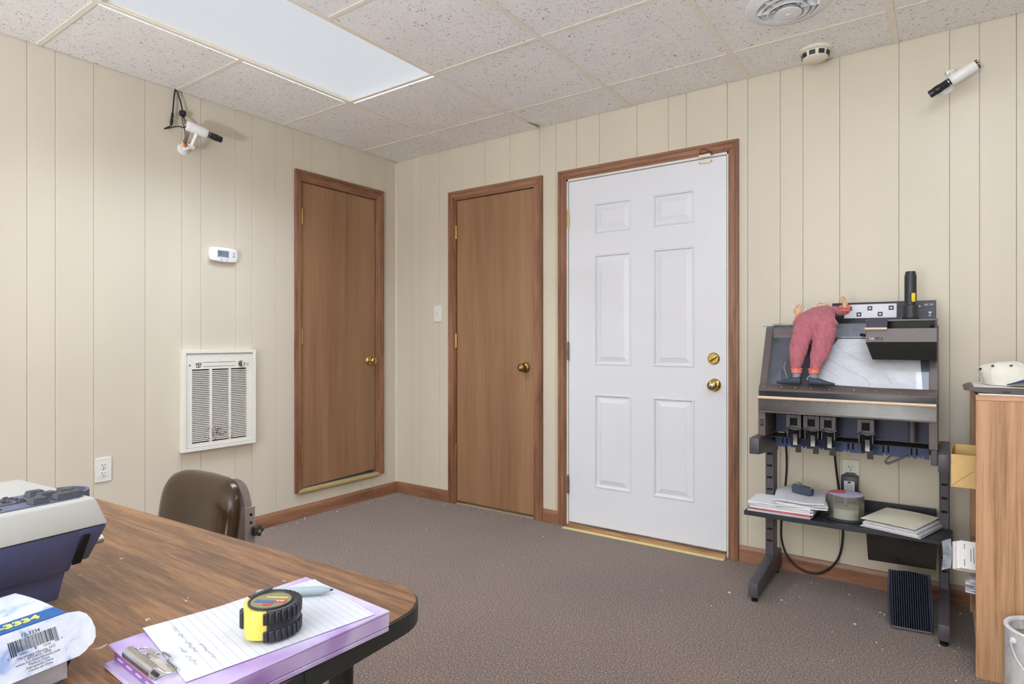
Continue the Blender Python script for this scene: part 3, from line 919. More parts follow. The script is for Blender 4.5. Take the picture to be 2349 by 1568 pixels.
# ------------------------------------------------------------------ security cameras
CAMW = plain('camera_enamel', (232, 232, 230), 0.32, var=0.02)
LENS = plain('lens_black', (30, 31, 36), 0.35, var=0.1)
def security_camera(label, p0, p1, p2, rb, rl, base, wall_n, knuckle, under):
    t = thing('security_camera', label, 'security camera', base)
    p0, p1, p2 = Vector(p0), Vector(p1), Vector(p2); d = (p1 - p0)
    L_ = d.length
    bm = BM(); lathe(bm, [(rb * .7, 0), (rb * .93, .003), (rb, .008), (rb, L_ - .012), (rb * .93, L_ - .004), (rb * .75, L_)], p0, d, 28); body = obj('body', bm, CAMW, t)
    bm = BM(); l2 = (p2 - p1).length
    lathe(bm, [(rl * .92, 0), (rl * .92, .008), (rl, .010), (rl, l2 * .45), (rl * 1.08, l2 * .47), (rl * 1.08, l2 * .72), (rl, l2 * .74), (rl, l2), (rl * .82, l2), (rl * .72, l2 - .012), (0, l2 - .012)], p1, p2 - p1, 28); ln = obj('lens', bm, LENS, t)
    bm = BM(); lathe(bm, [(rl * 1.02, 0.006), (rl * 1.02, 0.0085)], p1, p2 - p1, 28); obj('lens_ring', bm, STEEL, ln)
    bm = BM(); lathe(bm, [(0.031, 0), (0.031, 0.003), (0.024, 0.007), (0.012, 0.010)], base, wall_n, 28); obj('mount_plate', bm, CAMW, t)
    k = Vector(knuckle)
    bm = BM(); tube(bm, [Vector(base) + Vector(wall_n) * .006, k], 0.0095, 14, 0); tube(bm, [k, Vector(under)], 0.009, 14, 0); obj('bracket_arm', bm, CAMW, t)
    bm = BM(); a, b, _ = frame(wall_n); cyl(bm, k - a * 0.014, k + a * 0.014, 0.0125, n=18); obj('swivel_joint', bm, CAMW, t)
    bm = BM(); cyl(bm, k + a * 0.014, k + a * 0.018, 0.007, n=6); obj('clamp_screw', bm, STEEL, t)
    return t, body, ln
t, body, ln = security_camera('white bullet security camera with loose cables on the left wall', (0.100, -1.592, 2.236), (0.112, -1.487, 2.217), (0.121, -1.414, 2.203), 0.026, 0.0165,
    (0.0, -1.558, 2.137), (1, 0, 0), (0.062, -1.548, 2.142), (0.105, -1.541, 2.204))
CABLE = plain('black_cable', (26, 24, 26), 0.45)
bm = BM(); tube(bm, [(0.012, -1.605, 2.44), (0.018, -1.615, 2.385), (0.02, -1.622, 2.31)], 0.0038, 8); obj('cable', bm, CABLE, t)
bm = BM(); tube(bm, [(0.014, -1.603, 2.44), (0.02, -1.585, 2.39), (0.024, -1.573, 2.33)], 0.0038, 8); obj('cable', bm, CABLE, t)
bm = BM(); lathe(bm, [(.004, 0), (.006, .008), (.007, .03), (.005, .036), (.0075, .04), (.0075, .06), (.004, .075)], (0.02, -1.622, 2.312), (0, -0.12, -1), 14); obj('plug', bm, CABLE, t)
bm = BM(); lathe(bm, [(.010, 0), (.016, .004), (.018, .014), (.016, .026), (.008, .031)], (0.024, -1.573, 2.335), (0, 0, -1), 8); obj('ferrite_bead', bm, CABLE, t)
bm = BM(); tube(bm, [(0.02, -1.631, 2.238), (0.022, -1.665, 2.213), (0.026, -1.650, 2.219), (0.05, -1.612, 2.235), (0.085, -1.598, 2.225), (0.10, -1.592, 2.232)], 0.0028, 8); obj('cable', bm, CABLE, t)
for dy in (-0.006, 0.001, 0.007):
    bm = BM(); tube(bm, [(0.024, -1.573 + dy * .6, 2.306), (0.05, -1.578 + dy * 1.4, 2.27), (0.06, -1.570 + dy * 1.6, 2.22), (0.05, -1.568 + dy, 2.18), (0.036, -1.572 + dy * 1.5, 2.158)], 0.0022, 6); obj('cable', bm, plain('dark_cable', (66, 56, 56), 0.5), t)
bm = BM(); lathe(bm, [(.004, 0), (.0055, .006), (.006, .022), (.004, .03)], (0.038, -1.581, 2.168), (-.3, .35, -1), 12); obj('connector', bm, plain('yellow_connector', (226, 186, 90), 0.4), t)
bm = BM(); lathe(bm, [(.004, 0), (.0055, .006), (.006, .026), (.0045, .034)], (0.038, -1.564, 2.172), (-.1, .12, -1), 12); obj('connector', bm, plain('red_connector', (196, 44, 60), 0.4), t)

t, body, ln = security_camera('white bullet security camera with black lens on the back wall', (3.424, -0.135, 2.221), (3.338, -0.130, 2.177), (3.268, -0.126, 2.139), 0.0235, 0.0160,
    (3.322, 0.0, 2.200), (0, -1, 0), (3.338, -0.075, 2.232), (3.356, -0.125, 2.200))
bm = BM()
dd = (Vector((3.338, -0.130, 2.177)) - Vector((3.424, -0.135, 2.221))).normalized()
a, b, _ = frame(dd)
for k in range(8):
    an = 2 * math.pi * k / 8; q = Vector((3.424, -0.135, 2.221)) + (a * math.cos(an) + b * math.sin(an)) * 0.016
    cyl(bm, q - dd * 0.007, q + dd * .002, 0.003, n=8)
obj('rear_connector', bm, CABLE, body)

# ------------------------------------------------------------------ desk (rounded walnut top, black edge band)
DZ = 0.70
DA = math.atan2(0.05, 1.0)
DO = Vector((2.6535, -2.471, 0))
du = Vector((-math.cos(DA), -math.sin(DA), 0)); dv = Vector((math.sin(DA), -math.cos(DA), 0))
def dk(u, v): return DO + du * u + dv * v
DL, DD = 1.425, 0.76
t = thing('desk', 'desk with walnut laminate top, rounded corners and black edge band', 'desk', (DO + du * .7 + dv * .38))
def rounded_desk(inset, n=10):
    r = 0.085
    pts = []
    for cu, cv, a0 in ((inset + r, inset + r, 180), (DL - inset - r, inset + r, 270), (DL - inset - r, DD - inset - r, 0), (inset + r, DD - inset - r, 90)):
        for k in range(n + 1):
            a = R(a0 + 90 * k / n)
            p = dk(cu + r * math.cos(a), cv + r * math.sin(a)); pts.append((p.x, p.y))
    return pts
bm = BM(); prism(bm, rounded_desk(0.0025), 'xy', DZ - 0.029, DZ); obj('desk_top', bm, DESK, t, smooth=False)
band_pts = rounded_desk(0.0)
# the band is open where its two ends meet (seam on the right-hand side)
DBAND = plain('black_vinyl_band', (44, 47, 48), 0.38, var=0.06)
bm = BM(); prism(bm, rounded_desk(0.0), 'xy', DZ - 0.0305, DZ - 0.0015, 0.0012)
eb = obj('edge_band', bm, DBAND, t, smooth=False)
bm = BM(); q = dk(-0.0003, 0.268); obox(bm, Matrix.Translation((q.x, q.y, DZ - 0.016)) @ Matrix.Rotation(DA, 4, 'Z'), (0.0012, 0.0012, 0.0292)); obj('band_seam', bm, HOLE, eb, smooth=False)
for u, v in ((0.12, 0.10), (DL - 0.12, 0.10), (0.12, DD - 0.10), (DL - 0.12, DD - 0.10)):
    bm = BM(); p = dk(u, v); lathe(bm, [(0.018, 0), (0.014, 0.02), (0.020, DZ - 0.0305)], (p.x, p.y, 0), (0, 0, 1), 16); obj('leg', bm, BLACK, t)
bm = BM()
p = dk(DL / 2, 0.30); obox(bm, Matrix.Translation((p.x, p.y, DZ - 0.05)) @ Matrix.Rotation(DA, 4, 'Z'), (DL - 0.22, 0.02, 0.038)); obj('apron', bm, BLACK, t, smooth=False)

# ------------------------------------------------------------------ coin counting machine on the desk
MX, MY = 2.0, -2.98
t = thing('coin_counter', 'beige and slate blue desktop coin counter with a keypad', 'coin counter', (2.24, -2.83, DZ), (0, 0, R(5.5)))
# local frame: +x = towards the viewer's side (front), -y = along the front to the left ; origin near the right front bottom corner
SLATE = plain('slate_blue_plastic', (92, 101, 146), 0.45, var=0.03, bmp=0.12, bscale=900)
BEIGE = plain('beige_plastic', (190, 190, 185), 0.5, var=0.015, bmp=0.08, bscale=900)
CHARC = plain('charcoal_key', (58, 60, 70), 0.45)
PANELBLUE = plain('panel_blue_grey', (98, 102, 124), 0.5, var=0.03)
def Lobj(name, bm, mat, par, smooth=True): return obj(name, bm, mat, par, smooth, local=True)
LEN = 0.42
def frus(bm, x0, x1, y0, y1, z0, X0, X1, Y0, Y1, z1, bev=0.0, seg=1):
    tb = BM()
    a = [tb.verts.new(p) for p in ((x0, y0, z0), (x1, y0, z0), (x1, y1, z0), (x0, y1, z0))]
    b = [tb.verts.new(p) for p in ((X0, Y0, z1), (X1, Y0, z1), (X1, Y1, z1), (X0, Y1, z1))]
    skin(tb, [a, b]); bmesh.ops.recalc_face_normals(tb, faces=tb.faces)
    if bev: bmesh.ops.bevel(tb, geom=list(tb.edges), offset=bev, segments=seg, profile=0.5, affect='EDGES')
    append(bm, tb)
bm = BM(); frus(bm, -0.22, -0.045, -LEN, -0.010, 0.011, -0.23, -0.032, -LEN, -0.004, 0.062, 0.003, 2); Lobj('lower_base', bm, SLATE, t)
bm = BM(); frus(bm, -0.245, -0.022, -LEN, -0.005, 0.058, -0.262, 0.016, -LEN, 0.000, 0.128, 0.003, 2)
bm2 = BM()
Lobj('upper_base', bm, SLATE, t)
bm = BM(); frus(bm, -0.22, -0.026, -0.003, 0.024, 0.068, -0.262, 0.018, -0.010, 0.030, 0.128, 0.003, 2); Lobj('end_block', bm, SLATE, t)
bm = BM(); frus(bm, -0.02, -0.0165, -0.0035, 0.008, 0.0675, 0.012, 0.0175, -0.0025, 0.006, 0.118); Lobj('chute_recess', bm, HOLE, t, False)
bm = BM(); frus(bm, -0.262, 0.020, -LEN, 0.031, 0.129, -0.250, 0.004, -LEN, 0.020, 0.170, 0.004, 2); Lobj('top_cover', bm, BEIGE, t)
bm = BM(); box(bm, (-0.100, -0.150, 0.1695), (-0.012, 0.005, 0.1722), 0.001); kp = Lobj('key_panel', bm, PANELBLUE, t)
def key(x, y, w, d, h):
    y += 0.020
    bm = BM(); frus(bm, x, x + w, y, y + d, 0.172, x + .0025, x + w - .004, y + .003, y + d - .003, 0.172 + h, 0.0008); return Lobj('key', bm, CHARC, kp)
for (x, y) in ((-0.034, -0.078), (-0.034, -0.047), (-0.036, -0.018 - 0.012), (-0.062, -0.056), (-0.062, -0.030), (-0.088, -0.060)): key(x, y, 0.021, 0.024, 0.0085)
for k, (x, y) in enumerate(((-0.054, -0.082), (-0.064, -0.086), (-0.074, -0.088), (-0.084, -0.091))): key(x, y, 0.008, 0.012, 0.006)
for y in (-0.126, -0.090):
    bm = BM()
    for q in ((-0.085, -0.045, y, y + .003), (-0.085, -0.045, y + .025, y + .028), (-0.085, -0.082, y, y + .028), (-0.048, -0.045, y, y + .028)): box(bm, (q[0], q[2], 0.171), (q[1], q[3], 0.1745), 0.0006)
    Lobj('window_bezel', bm, PANELBLUE, kp)
    bm = BM(); box(bm, (-0.082, y + .003, 0.1715), (-0.048, y + .025, 0.1726)); Lobj('display_window', bm, plain('dark_window', (40, 40, 42), 0.2), kp, False)
bm = BM(); lathe(bm, [(0.004, 0), (0.003, 0.0008)], (-0.026, -0.112, 0.172), (0, 0, 1), 14); Lobj('emblem', bm, plain('pale_print', (180, 190, 205), 0.5), kp)
bm = BM(); lathe(bm, [(0.003, 0), (0.003, 0.0008)], (-0.026, -0.092, 0.172), (0, 0, 1), 14); Lobj('indicator', bm, HOLE, kp)
bm = BM(); box(bm, (-0.150, -0.165, 0.1696), (-0.136, -0.125, 0.1704)); Lobj('maker_label', bm, plain('label_grey', (128, 126, 122), 0.6, var=0.2, vscale=300), t, False)
bm = BM(); lathe(bm, [(0.0065, 0), (0.0065, 0.012), (0.0058, 0.0125), (0.0058, 0.0145), (0.0068, 0.015), (0.0068, 0.026), (0.005, 0.0265)], (-0.045, 0.026, 0.088), (0.1, 1, 0.05), 20); Lobj('spout', bm, STEEL, t)
bm = BM()
outer = [(0.036 * math.cos(R(a)) - 0.145, 0.034 * math.sin(R(a)) + 0.044) for a in range(-30, 211, 15)]
inner = [(0.032 * math.cos(R(a)) - 0.145, 0.030 * math.sin(R(a)) + 0.044) for a in range(210, -31, -15)]
prism(bm, outer + inner, 'xy', 0.085, 0.157); Lobj('coin_cup', bm, PANELBLUE, t)
bm = BM(); lathe(bm, [(0.013, 0), (0.015, 0.03), (0.010, 0.045), (0.0, 0.047)], (-0.128, 0.040, 0.100), (0, 0, 1), 20); Lobj('cup_plug', bm, BEIGE, t)
for x, y in ((-0.07, -0.035), (-0.19, -0.035), (-0.07, -0.36), (-0.19, -0.36)):
    bm = BM(); lathe(bm, [(0.012, 0), (0.012, 0.012)], (x, y, 0.0), (0, 0, 1), 16); Lobj('foot', bm, BLACK, t)

# ------------------------------------------------------------------ product carton with open flap
def make_carton():
    m, nt, b = newmat('printed_carton')
    v = coords(nt, (1, 1, 1))
    f = noise_tex(nt, v, 26, 4, 0.6, 0.6)
    c = ramp(nt, f, [(0.40, lin((222, 226, 236))), (0.56, lin((204, 212, 230))), (0.70, lin((120, 150, 205)))])
    nt.links.new(c, b.inputs['Base Color']); b.inputs['Roughness'].default_value = 0.38
    return m
CARTON = make_carton()
CBLUE = plain('carton_blue', (30, 92, 160), 0.35, var=0.05)
CYEL = plain('print_yellow', (222, 226, 110), 0.45)
INK = plain('print_black', (40, 38, 46), 0.5)
INKG = plain('print_grey', (110, 108, 122), 0.5)
cw = Vector((0.0, -1, 0)); ang = R(5.5)
t = thing('product_carton', 'white and blue product carton with an open barcode flap', 'carton', (2.444, -2.915, DZ), (0, 0, R(7)))
# local: x=0 front face plane, box runs to -x ; y=0 right end, runs to -y
bm = BM()
T = 0.0012
box(bm, (-0.128, -0.26, 0.0005), (0, -0.002, 0.0015)); box(bm, (-T, -0.26, 0.001), (0, -0.002, 0.078)); box(bm, (-0.128, -0.26, 0.001), (-0.128 + T, -0.002, 0.079)); box(bm, (-0.128, -0.26, 0.001), (0, -0.26 + T, 0.079))
bd = Lobj('carton_body', bm, CARTON, t, False)
bm = BM()
def topP(u, v_):
    return Vector((-0.128 + 0.128 * u, -0.26 + 0.258 * v_, 0.079 + 0.003 * math.sin(math.pi * u) * (0.5 + 0.5 * v_)))
grid_sheet(bm, topP, 8, 6, 0.0012)
Lobj('carton_top', bm, CARTON, t)
bm = BM(); box(bm, (-0.030, -0.26, 0.0802), (0.0002, -0.0025, 0.0814)); Lobj('blue_stripe', bm, CBLUE, t, False)
obj('stripe_number', text_bm('12-3334', 0.0175, facing((-0.0150, -0.055, 0.0818), (0, 1, 0), (-1, 0, 0)), bold=0.0008, shear=0.15), CYEL, t, False, local=True)
bm = BM()
prism(bm, [(-0.040 + dx, -0.155 + dy) for dx, dy in ((0, 0), (-.006, .03), (-.004, .055), (-.012, .095), (-.006, .10), (.004, .085), (.008, .06), (.006, .02))], 'xy', 0.0815, 0.0821); Lobj('printed_drawing', bm, plain('drawing_grey', (62, 64, 82), 0.5, var=0.3), t, False)
# flap hinged on the top front edge
FA = R(33)
fd = Vector((math.sin(FA), 0, -math.cos(FA)))          # down the flap
fo = Vector((0.0008, 0, 0.0805))
fn = Vector((math.cos(FA), 0, math.sin(FA)))
FL = 0.054
def FP(y, s, lift=0.0): return fo + Vector((0, y, 0)) + fd * s + fn * lift
outline = [(-0.26, 0), (-0.003, 0), (0.010, 0.003), (0.017, 0.009), (0.0205, 0.018), (0.0215, 0.030), (0.019, 0.040), (0.014, 0.046), (0.009, 0.048), (0.005, FL - .003), (-0.003, FL), (-0.26, FL)]
bm = BM()
A = [bm.verts.new(FP(y, s)) for y, s in outline]; B = [bm.verts.new(FP(y, s, -0.0012)) for y, s in outline]
skin(bm, [B, A])
fl = Lobj('open_flap', bm, CARTON, t, False)
bm = BM()
random.seed(11)
y = -0.066
while y < -0.018:
    w = random.choice((0.0004, 0.0005, 0.0007, 0.0011)); s1 = 0.025
    if y < -0.061 or y > -0.023 or abs(y + 0.042) < 0.0015: s1 = 0.028
    vs_ = [FP(y, 0.011, .0003), FP(y + w, 0.011, .0003), FP(y + w, s1, .0003), FP(y, s1, .0003)]
    bm.faces.new([bm.verts.new(q) for q in vs_])
    y += w + random.choice((0.0004, 0.0006, 0.0008))
Lobj('barcode', bm, INK, fl, False)
def ftext(s, y, d, size, mat, name='printed_text', align='CENTER'):
    o = FP(y, d, 0.0003)
    obj(name, text_bm(s, size, facing(o, (0, 1, 0), -fd), 0.00008, align=align), mat, fl, False, local=True)
ftext('12-3334', -0.043, 0.0082, 0.0058, INK)
ftext('0', -0.069, 0.0285, 0.0032, INKG); ftext('02082', -0.054, 0.0275, 0.0034, INKG); ftext('12333', -0.031, 0.0275, 0.0034, INKG); ftext('4', -0.015, 0.0265, 0.0032, INKG)
for k, (st, sz) in enumerate((('Hardware House, LLC', .0042), ('1-877-432-1856', .0042), ('www.hardwarehouse.com', .0042), ('Made in China', .0036), ('Fabrique en Chine', .0036), ('Hecho en China', .0036))):
    ftext(st, -0.042, 0.0315 + 0.0034 * k, sz, INKG)
bm = BM(); tube(bm, [(-0.015, 0.006, 0.066), (-0.012, 0.012, 0.05), (-0.014, 0.011, 0.025), (-0.020, 0.004, 0.002)], 0.007, 8, 6, 0.35); Lobj('inner_liner', bm, plain('dark_brown_liner', (64, 50, 42), 0.5), t)

# ------------------------------------------------------------------ purple storage clipboard, paper, tape measure, pen
a_ = Vector((2.456, -2.877)); b_ = Vector((2.470, -2.592)); c_ = Vector((2.676, -2.615))
cu_ = (b_ - a_).normalized()                     # along the board, away from the clip
cl_len = (b_ - a_).length
cang = math.atan2(cu_.y, cu_.x)
CW = 0.207
t = thing('clipboard', 'purple storage clipboard with a chrome clip lying on the desk', 'clipboard', (a_.x, a_.y, DZ), (0, 0, cang))
# local: x along the board (clip end at 0), y from 0 to -CW across
def make_purple():
    m, nt, b = newmat('purple_print')
    f = noise_tex(nt, coords(nt, (1, 1, 1)), 9, 2, 0.5, 0.3)
    c = ramp(nt, f, [(0.36, lin((150, 114, 184))), (0.5, lin((186, 168, 212))), (0.64, lin((208, 200, 222)))])
    nt.links.new(c, b.inputs['Base Color']); b.inputs['Roughness'].default_value = 0.3
    return m
PURP = make_purple(); PURPD = plain('deep_purple', (124, 84, 150), 0.35, var=0.15)
bm = BM(); box(bm, (-0.004, -CW, 0.0004), (cl_len - .002, 0, 0.0065), 0.001); Lobj('bottom_board', bm, PURP, t)
bm = BM(); box(bm, (0.006, -CW + .004, 0.0065), (cl_len - .004, -0.004, 0.0215), 0.001); Lobj('storage_box', bm, PURPD, t)
bm = BM(); box(bm, (0.010, -CW + 0.0005, 0.007), (cl_len - .001, -CW + .0045, 0.0258), 0.0008); box(bm, (cl_len - .0045, -CW + .001, 0.007), (cl_len - .0005, -0.001, 0.0258), 0.0008); Lobj('side_wall', bm, PURP, t)
bm = BM(); box(bm, (0.0, -CW, 0.0258), (cl_len, 0, 0.0285), 0.0008); Lobj('top_board', bm, PURP, t)
for k in range(7):
    bm = BM(); y = -0.018 - k * 0.028; box(bm, (0.0045, y - .016, 0.0135), (0.0062, y, 0.0146)); Lobj('stitch', bm, plain('pale_stitch', (214, 190, 214), 0.5), t, False)
# clip
cx, cy = 0.0145, -0.098
bm = BM(); prism(bm, rpoly(cx - .010, cx + .011, cy - .036, cy + .036, .003, 3), 'xy', 0.0285, 0.0297, 0.0003); cp = Lobj('clip_plate', bm, plain('clip_nickel', (214, 206, 194), 0.3, 0.6, 0.04), t)
bm = BM()
prof = [(cx - .0125 + .0072 * math.cos(R(a)), 0.0362 + .0072 * math.sin(R(a))) for a in range(50, 331, 20)]
prof2 = [(cx - .0125 + .0060 * math.cos(R(a)), 0.0362 + .0060 * math.sin(R(a))) for a in range(330, 49, -20)]
prism(bm, prof + prof2, 'xz', cy - .038, cy + .038); Lobj('spring_roll', bm, STEEL, t)
bm = BM()
tube(bm, [(cx - .009, cy + .037, .040), (cx - .002, cy + .045, .034), (cx + .009, cy + .040, .033), (cx + .011, cy + .014, .033), (cx + .0155, cy + .009, .034), (cx + .0155, cy - .009, .034), (cx + .011, cy - .014, .033), (cx + .009, cy - .040, .033), (cx - .002, cy - .045, .034), (cx - .009, cy - .037, .040)], 0.0014, 8, 4)
Lobj('clip_wire', bm, STEEL, t)
bm = BM(); tube(bm, [(cx + .001 + .005 * math.cos(R(a)), cy + .024 + .005 * math.sin(R(a)), .0309) for a in range(0, 331, 30)], 0.0010, 6, 2); Lobj('clip_eyelet', bm, STEEL, t)

pa = Vector((2.450, -2.833)); pb = Vector((2.493, -2.593)); pc = Vector((2.670, -2.619))
pang = math.atan2((pb - pa).y, (pb - pa).x); plen = (pb - pa).length; pw = 0.179
def make_ruled():
    m, nt, b = newmat('ruled_paper')
    tc = N(nt, 'ShaderNodeTexCoord'); sp = N(nt, 'ShaderNodeSeparateXYZ'); nt.links.new(tc.outputs['Object'], sp.inputs[0])
    md = N(nt, 'ShaderNodeMath', operation='PINGPONG'); nt.links.new(sp.outputs['X'], md.inputs[0]); md.inputs[1].default_value = 0.0052
    lt = N(nt, 'ShaderNodeMath', operation='LESS_THAN'); nt.links.new(md.outputs[0], lt.inputs[0]); lt.inputs[1].default_value = 0.00028
    gt = N(nt, 'ShaderNodeMath', operation='GREATER_THAN'); nt.links.new(sp.outputs['X'], gt.inputs[0]); gt.inputs[1].default_value = 0.03
    mm = N(nt, 'ShaderNodeMath', operation='MULTIPLY'); nt.links.new(lt.outputs[0], mm.inputs[0]); nt.links.new(gt.outputs[0], mm.inputs[1])
    mx = N(nt, 'ShaderNodeMix', data_type='RGBA'); nt.links.new(mm.outputs[0], mx.inputs['Factor'])
    mx.inputs[6].default_value = lin((209, 211, 219)); mx.inputs[7].default_value = lin((166, 170, 184))
    nt.links.new(mx.outputs[2], b.inputs['Base Color']); b.inputs['Roughness'].default_value = 0.7
    return m
t = thing('ruled_paper', 'white ruled notepaper with pencil notes on the purple clipboard', 'paper', (pa.x, pa.y, DZ + 0.0290), (0, 0, pang))
bm = BM(); grid_sheet(bm, lambda u, v_: Vector((plen * u, -pw * v_, 0.0008 + 0.0012 * (1 - u) ** 3 * (1 - v_))), 10, 8, 0.0004); Lobj('sheet', bm, make_ruled(), t, False)
random.seed(5)
PENCIL = plain('pencil', (168, 170, 180), 0.6)
for row, (x, y0, y1) in enumerate(((0.030, -0.022, -0.044), (0.030, -0.052, -0.070), (0.030, -0.078, -0.118), (0.0195, -0.092, -0.112), (0.0195, -0.118, -0.150), (0.0405, -0.098, -0.150))):
    pts = []; y = y0
    while y > y1:
        pts.append((x + random.uniform(-.0022, .003), y, 0.0017)); y -= random.uniform(.0012, .0026)
    bm = BM(); tube(bm, pts, 0.00028, 4, 2); Lobj('pencil_note', bm, PENCIL, t, False)

# tape measure lying on its side
tm = Vector((2.596, -2.742)); 
t = thing('tape_measure', 'yellow and black tape measure lying on the ruled paper', 'tape measure', (tm.x, tm.y, DZ + 0.0322), (0, 0, R(60)))
RUB = plain('black_rubber', (40, 43, 48), 0.36, var=0.08); YEL = plain('yellow_plastic', (218, 200, 88), 0.35, var=0.06)
TH = 0.039
def dshape(r, flat, n=30, sx=1.0):
    pts = []
    for k in range(n):
        a = 2 * math.pi * k / n
        x, y = r * math.cos(a) * sx, r * math.sin(a)
        if x < -flat: x = -flat - (abs(x) - flat) * 0.25
        if y < 0: y = y * 0.92
        pts.append((x, y))
    return pts
bm = BM(); prism(bm, dshape(0.0375, 0.028), 'xy', 0.002, TH - .002, 0.003, 2); Lobj('case', bm, YEL, t)
bm = BM()
jk = [(x, y) for x, y in dshape(0.0400, 0.030, 60) if x > -0.006]
jk = sorted(jk, key=lambda p: math.atan2(p[1], p[0] + 0.0))
prism(bm, jk, 'xy', 0.0, TH, 0.0022, 2); jkt = Lobj('rubber_jacket', bm, RUB, t)
for k in range(19):
    a = R(-98 + 196 * k / 18); x, y = 0.0402 * math.cos(a), 0.0402 * math.sin(a) * (0.92 if math.sin(a) < 0 else 1)
    for z0, z1 in ((0.001, 0.015), (0.023, TH - 0.001)):
        bm = BM(); obox(bm, Matrix.Translation((x, y, (z0 + z1) / 2)) @ Matrix.Rotation(a, 4, 'Z'), (0.0036, 0.0060, z1 - z0), 0.0010); Lobj('rib', bm, RUB, jkt)
bm = BM(); lathe(bm, [(0.0285, 0), (0.0285, .002), (0.0265, .0026), (0.0255, .0012), (0, .0012)], (0.003, -0.001, TH - .0005), (0, 0, 1), 36); lb_ = Lobj('label_rim', bm, RUB, t)
bm = BM(); lathe(bm, [(0.0252, 0), (0.0, 0.0002)], (0.003, -0.001, TH + .0008), (0, 0, 1), 36); Lobj('label_disc', bm, plain('label_gold', (140, 132, 92), 0.3, var=0.08), t)
LR = Matrix.Translation((0.003, -0.001, 0)) @ Matrix.Rotation(R(-30), 4, 'Z')
def tl(name, x0, x1, y0, y1, mat, z=0.0014, sh=0.0):
    bm = BM(); prism(bm, [(x + sh * y, y) for x, y in rpoly(x0, x1, y0, y1, .0012, 2)], 'xy', TH + z - .0002, TH + z + .0001); bm.transform(LR); Lobj(name, bm, mat, t, False)
tl('blue_stripe', -0.019, 0.007, -0.0085, -0.0015, plain('label_blue', (62, 104, 160), 0.35))
tl('red_badge', 0.007, 0.021, -0.0065, 0.0025, plain('label_red', (206, 60, 60), 0.35))
tl('red_stripe', -0.005, 0.007, -0.0155, -0.0105, plain('label_red', (206, 60, 60), 0.35))
for k in range(7): tl('yellow_print', -0.012 + .0042 * k, -0.009 + .0042 * k, 0.006, 0.0105, CYEL, sh=.3)
for k in range(3): tl('white_print', 0.0095 + .0034 * k, 0.0115 + .0034 * k, -0.0038, 0.0, PAPER, 0.0017)
bm = BM(); obox(bm, Matrix.Translation((-0.0310, -0.0005, 0.022)), (0.006, 0.015, 0.022), 0.0012); lk = Lobj('lock_slide', bm, RUB, t)
for k in range(4):
    bm = BM(); obox(bm, Matrix.Translation((-0.0342, -0.0055 + k * .0035, 0.022)), (0.0014, 0.0016, 0.018), 0.0004); Lobj('grip_ridge', bm, RUB, lk)
bm = BM(); tube(bm, [(-0.022, 0.020, TH + .001), (-0.006, 0.030, TH + .002), (0.006, 0.034, TH + .0035)], 0.004, 8, 4, 0.35); Lobj('belt_clip', bm, RUB, t)

t = thing('pen', 'grey-blue felt pen lying on the ruled paper behind the tape measure', 'pen', (2.49, -2.69, DZ + 0.0315))
pd_ = Vector((0.73, 0.68, 0)).normalized(); pe = Vector((2.568, -2.616, DZ + 0.0378))
GB = plain('grey_blue_plastic', (160, 174, 184), 0.4, var=0.02)
bm = BM(); lathe(bm, [(0.0040, 0), (0.0055, 0.004), (0.0062, 0.02), (0.0062, 0.088), (0.0050, 0.098), (0.0025, 0.106)], pe - pd_ * 0.11, pd_, 20); obj('barrel', bm, GB, t)
bm = BM(); lathe(bm, [(0.0022, 0), (0.0006, 0.005)], pe - pd_ * 0.004, pd_, 12); obj('tip', bm, plain('pen_tip', (60, 62, 66), 0.5), t)

# ------------------------------------------------------------------ desk chair behind the desk
t = thing('desk_chair', 'brown vinyl desk chair with a grey steel back strap, behind the desk', 'chair', (1.575, -2.06, 0.0))
VINYL = plain('brown_vinyl', (54, 35, 18), 0.22, var=0.05, vscale=8, spec=0.4)
TAUPE = plain('taupe_steel', (172, 156, 152), 0.28, var=0.02)
bm = BM()
x0, x1, z0, z1 = 1.385, 1.775, 0.40, 0.738
def backP(u, v_):
    a = u * 2 - 1; b = v_ * 2 - 1
    # superellipse outline
    k = 1.0
    x = (x0 + x1) / 2 + a * (x1 - x0) / 2; z = (z0 + z1) / 2 + b * (z1 - z0) / 2
    return x, z
n = 28
rings_f = []
def sup(a, e): return math.copysign(abs(math.cos(a)) ** e, math.cos(a)), math.copysign(abs(math.sin(a)) ** e, math.sin(a))
layers = [(0.10, -0.030), (0.55, -0.029), (0.82, -0.024), (0.93, -0.014), (0.985, -0.002), (1.0, 0.010), (0.99, 0.020), (0.95, 0.026), (0.5, 0.027), (0.1, 0.027)]
tilt = R(8)
for s, dy in layers:
    rr = []
    for k in range(40):
        c, sn = sup(2 * math.pi * k / 40, 0.42)
        lx = c * (x1 - x0) / 2 * s; lz = sn * (z1 - z0) / 2 * s
        yy = dy - 0.05 * (lx / 0.2) ** 2 * 0.5
        rr.append(bm.verts.new((1.580 + lx, -2.300 + yy + lz * math.tan(tilt), 0.562 + lz)))
    rings_f.append(rr)
skin(bm, rings_f)
obj('backrest', bm, VINYL, t)
bm = BM()
path = [(-2.276, 0.520), (-2.262, 0.585), (-2.243, 0.645), (-2.218, 0.678), (-2.190, 0.687), (-2.164, 0.672), (-2.148, 0.635), (-2.140, 0.575), (-2.138, 0.50), (-2.136, 0.40)]
P = catmull([Vector((1.548, y, z)) for y, z in path], 4)
rings_f = []
for i, p in enumerate(P):
    tt = (P[min(i + 1, len(P) - 1)] - P[max(i - 1, 0)]).normalized(); nn = Vector((1, 0, 0)).cross(tt)
    rings_f.append([bm.verts.new(p + Vector((sx * 0.020, 0, 0)) + nn * sn * 0.0115) for sx, sn in ((-1, -1), (1, -1), (1, 1), (-1, 1))])
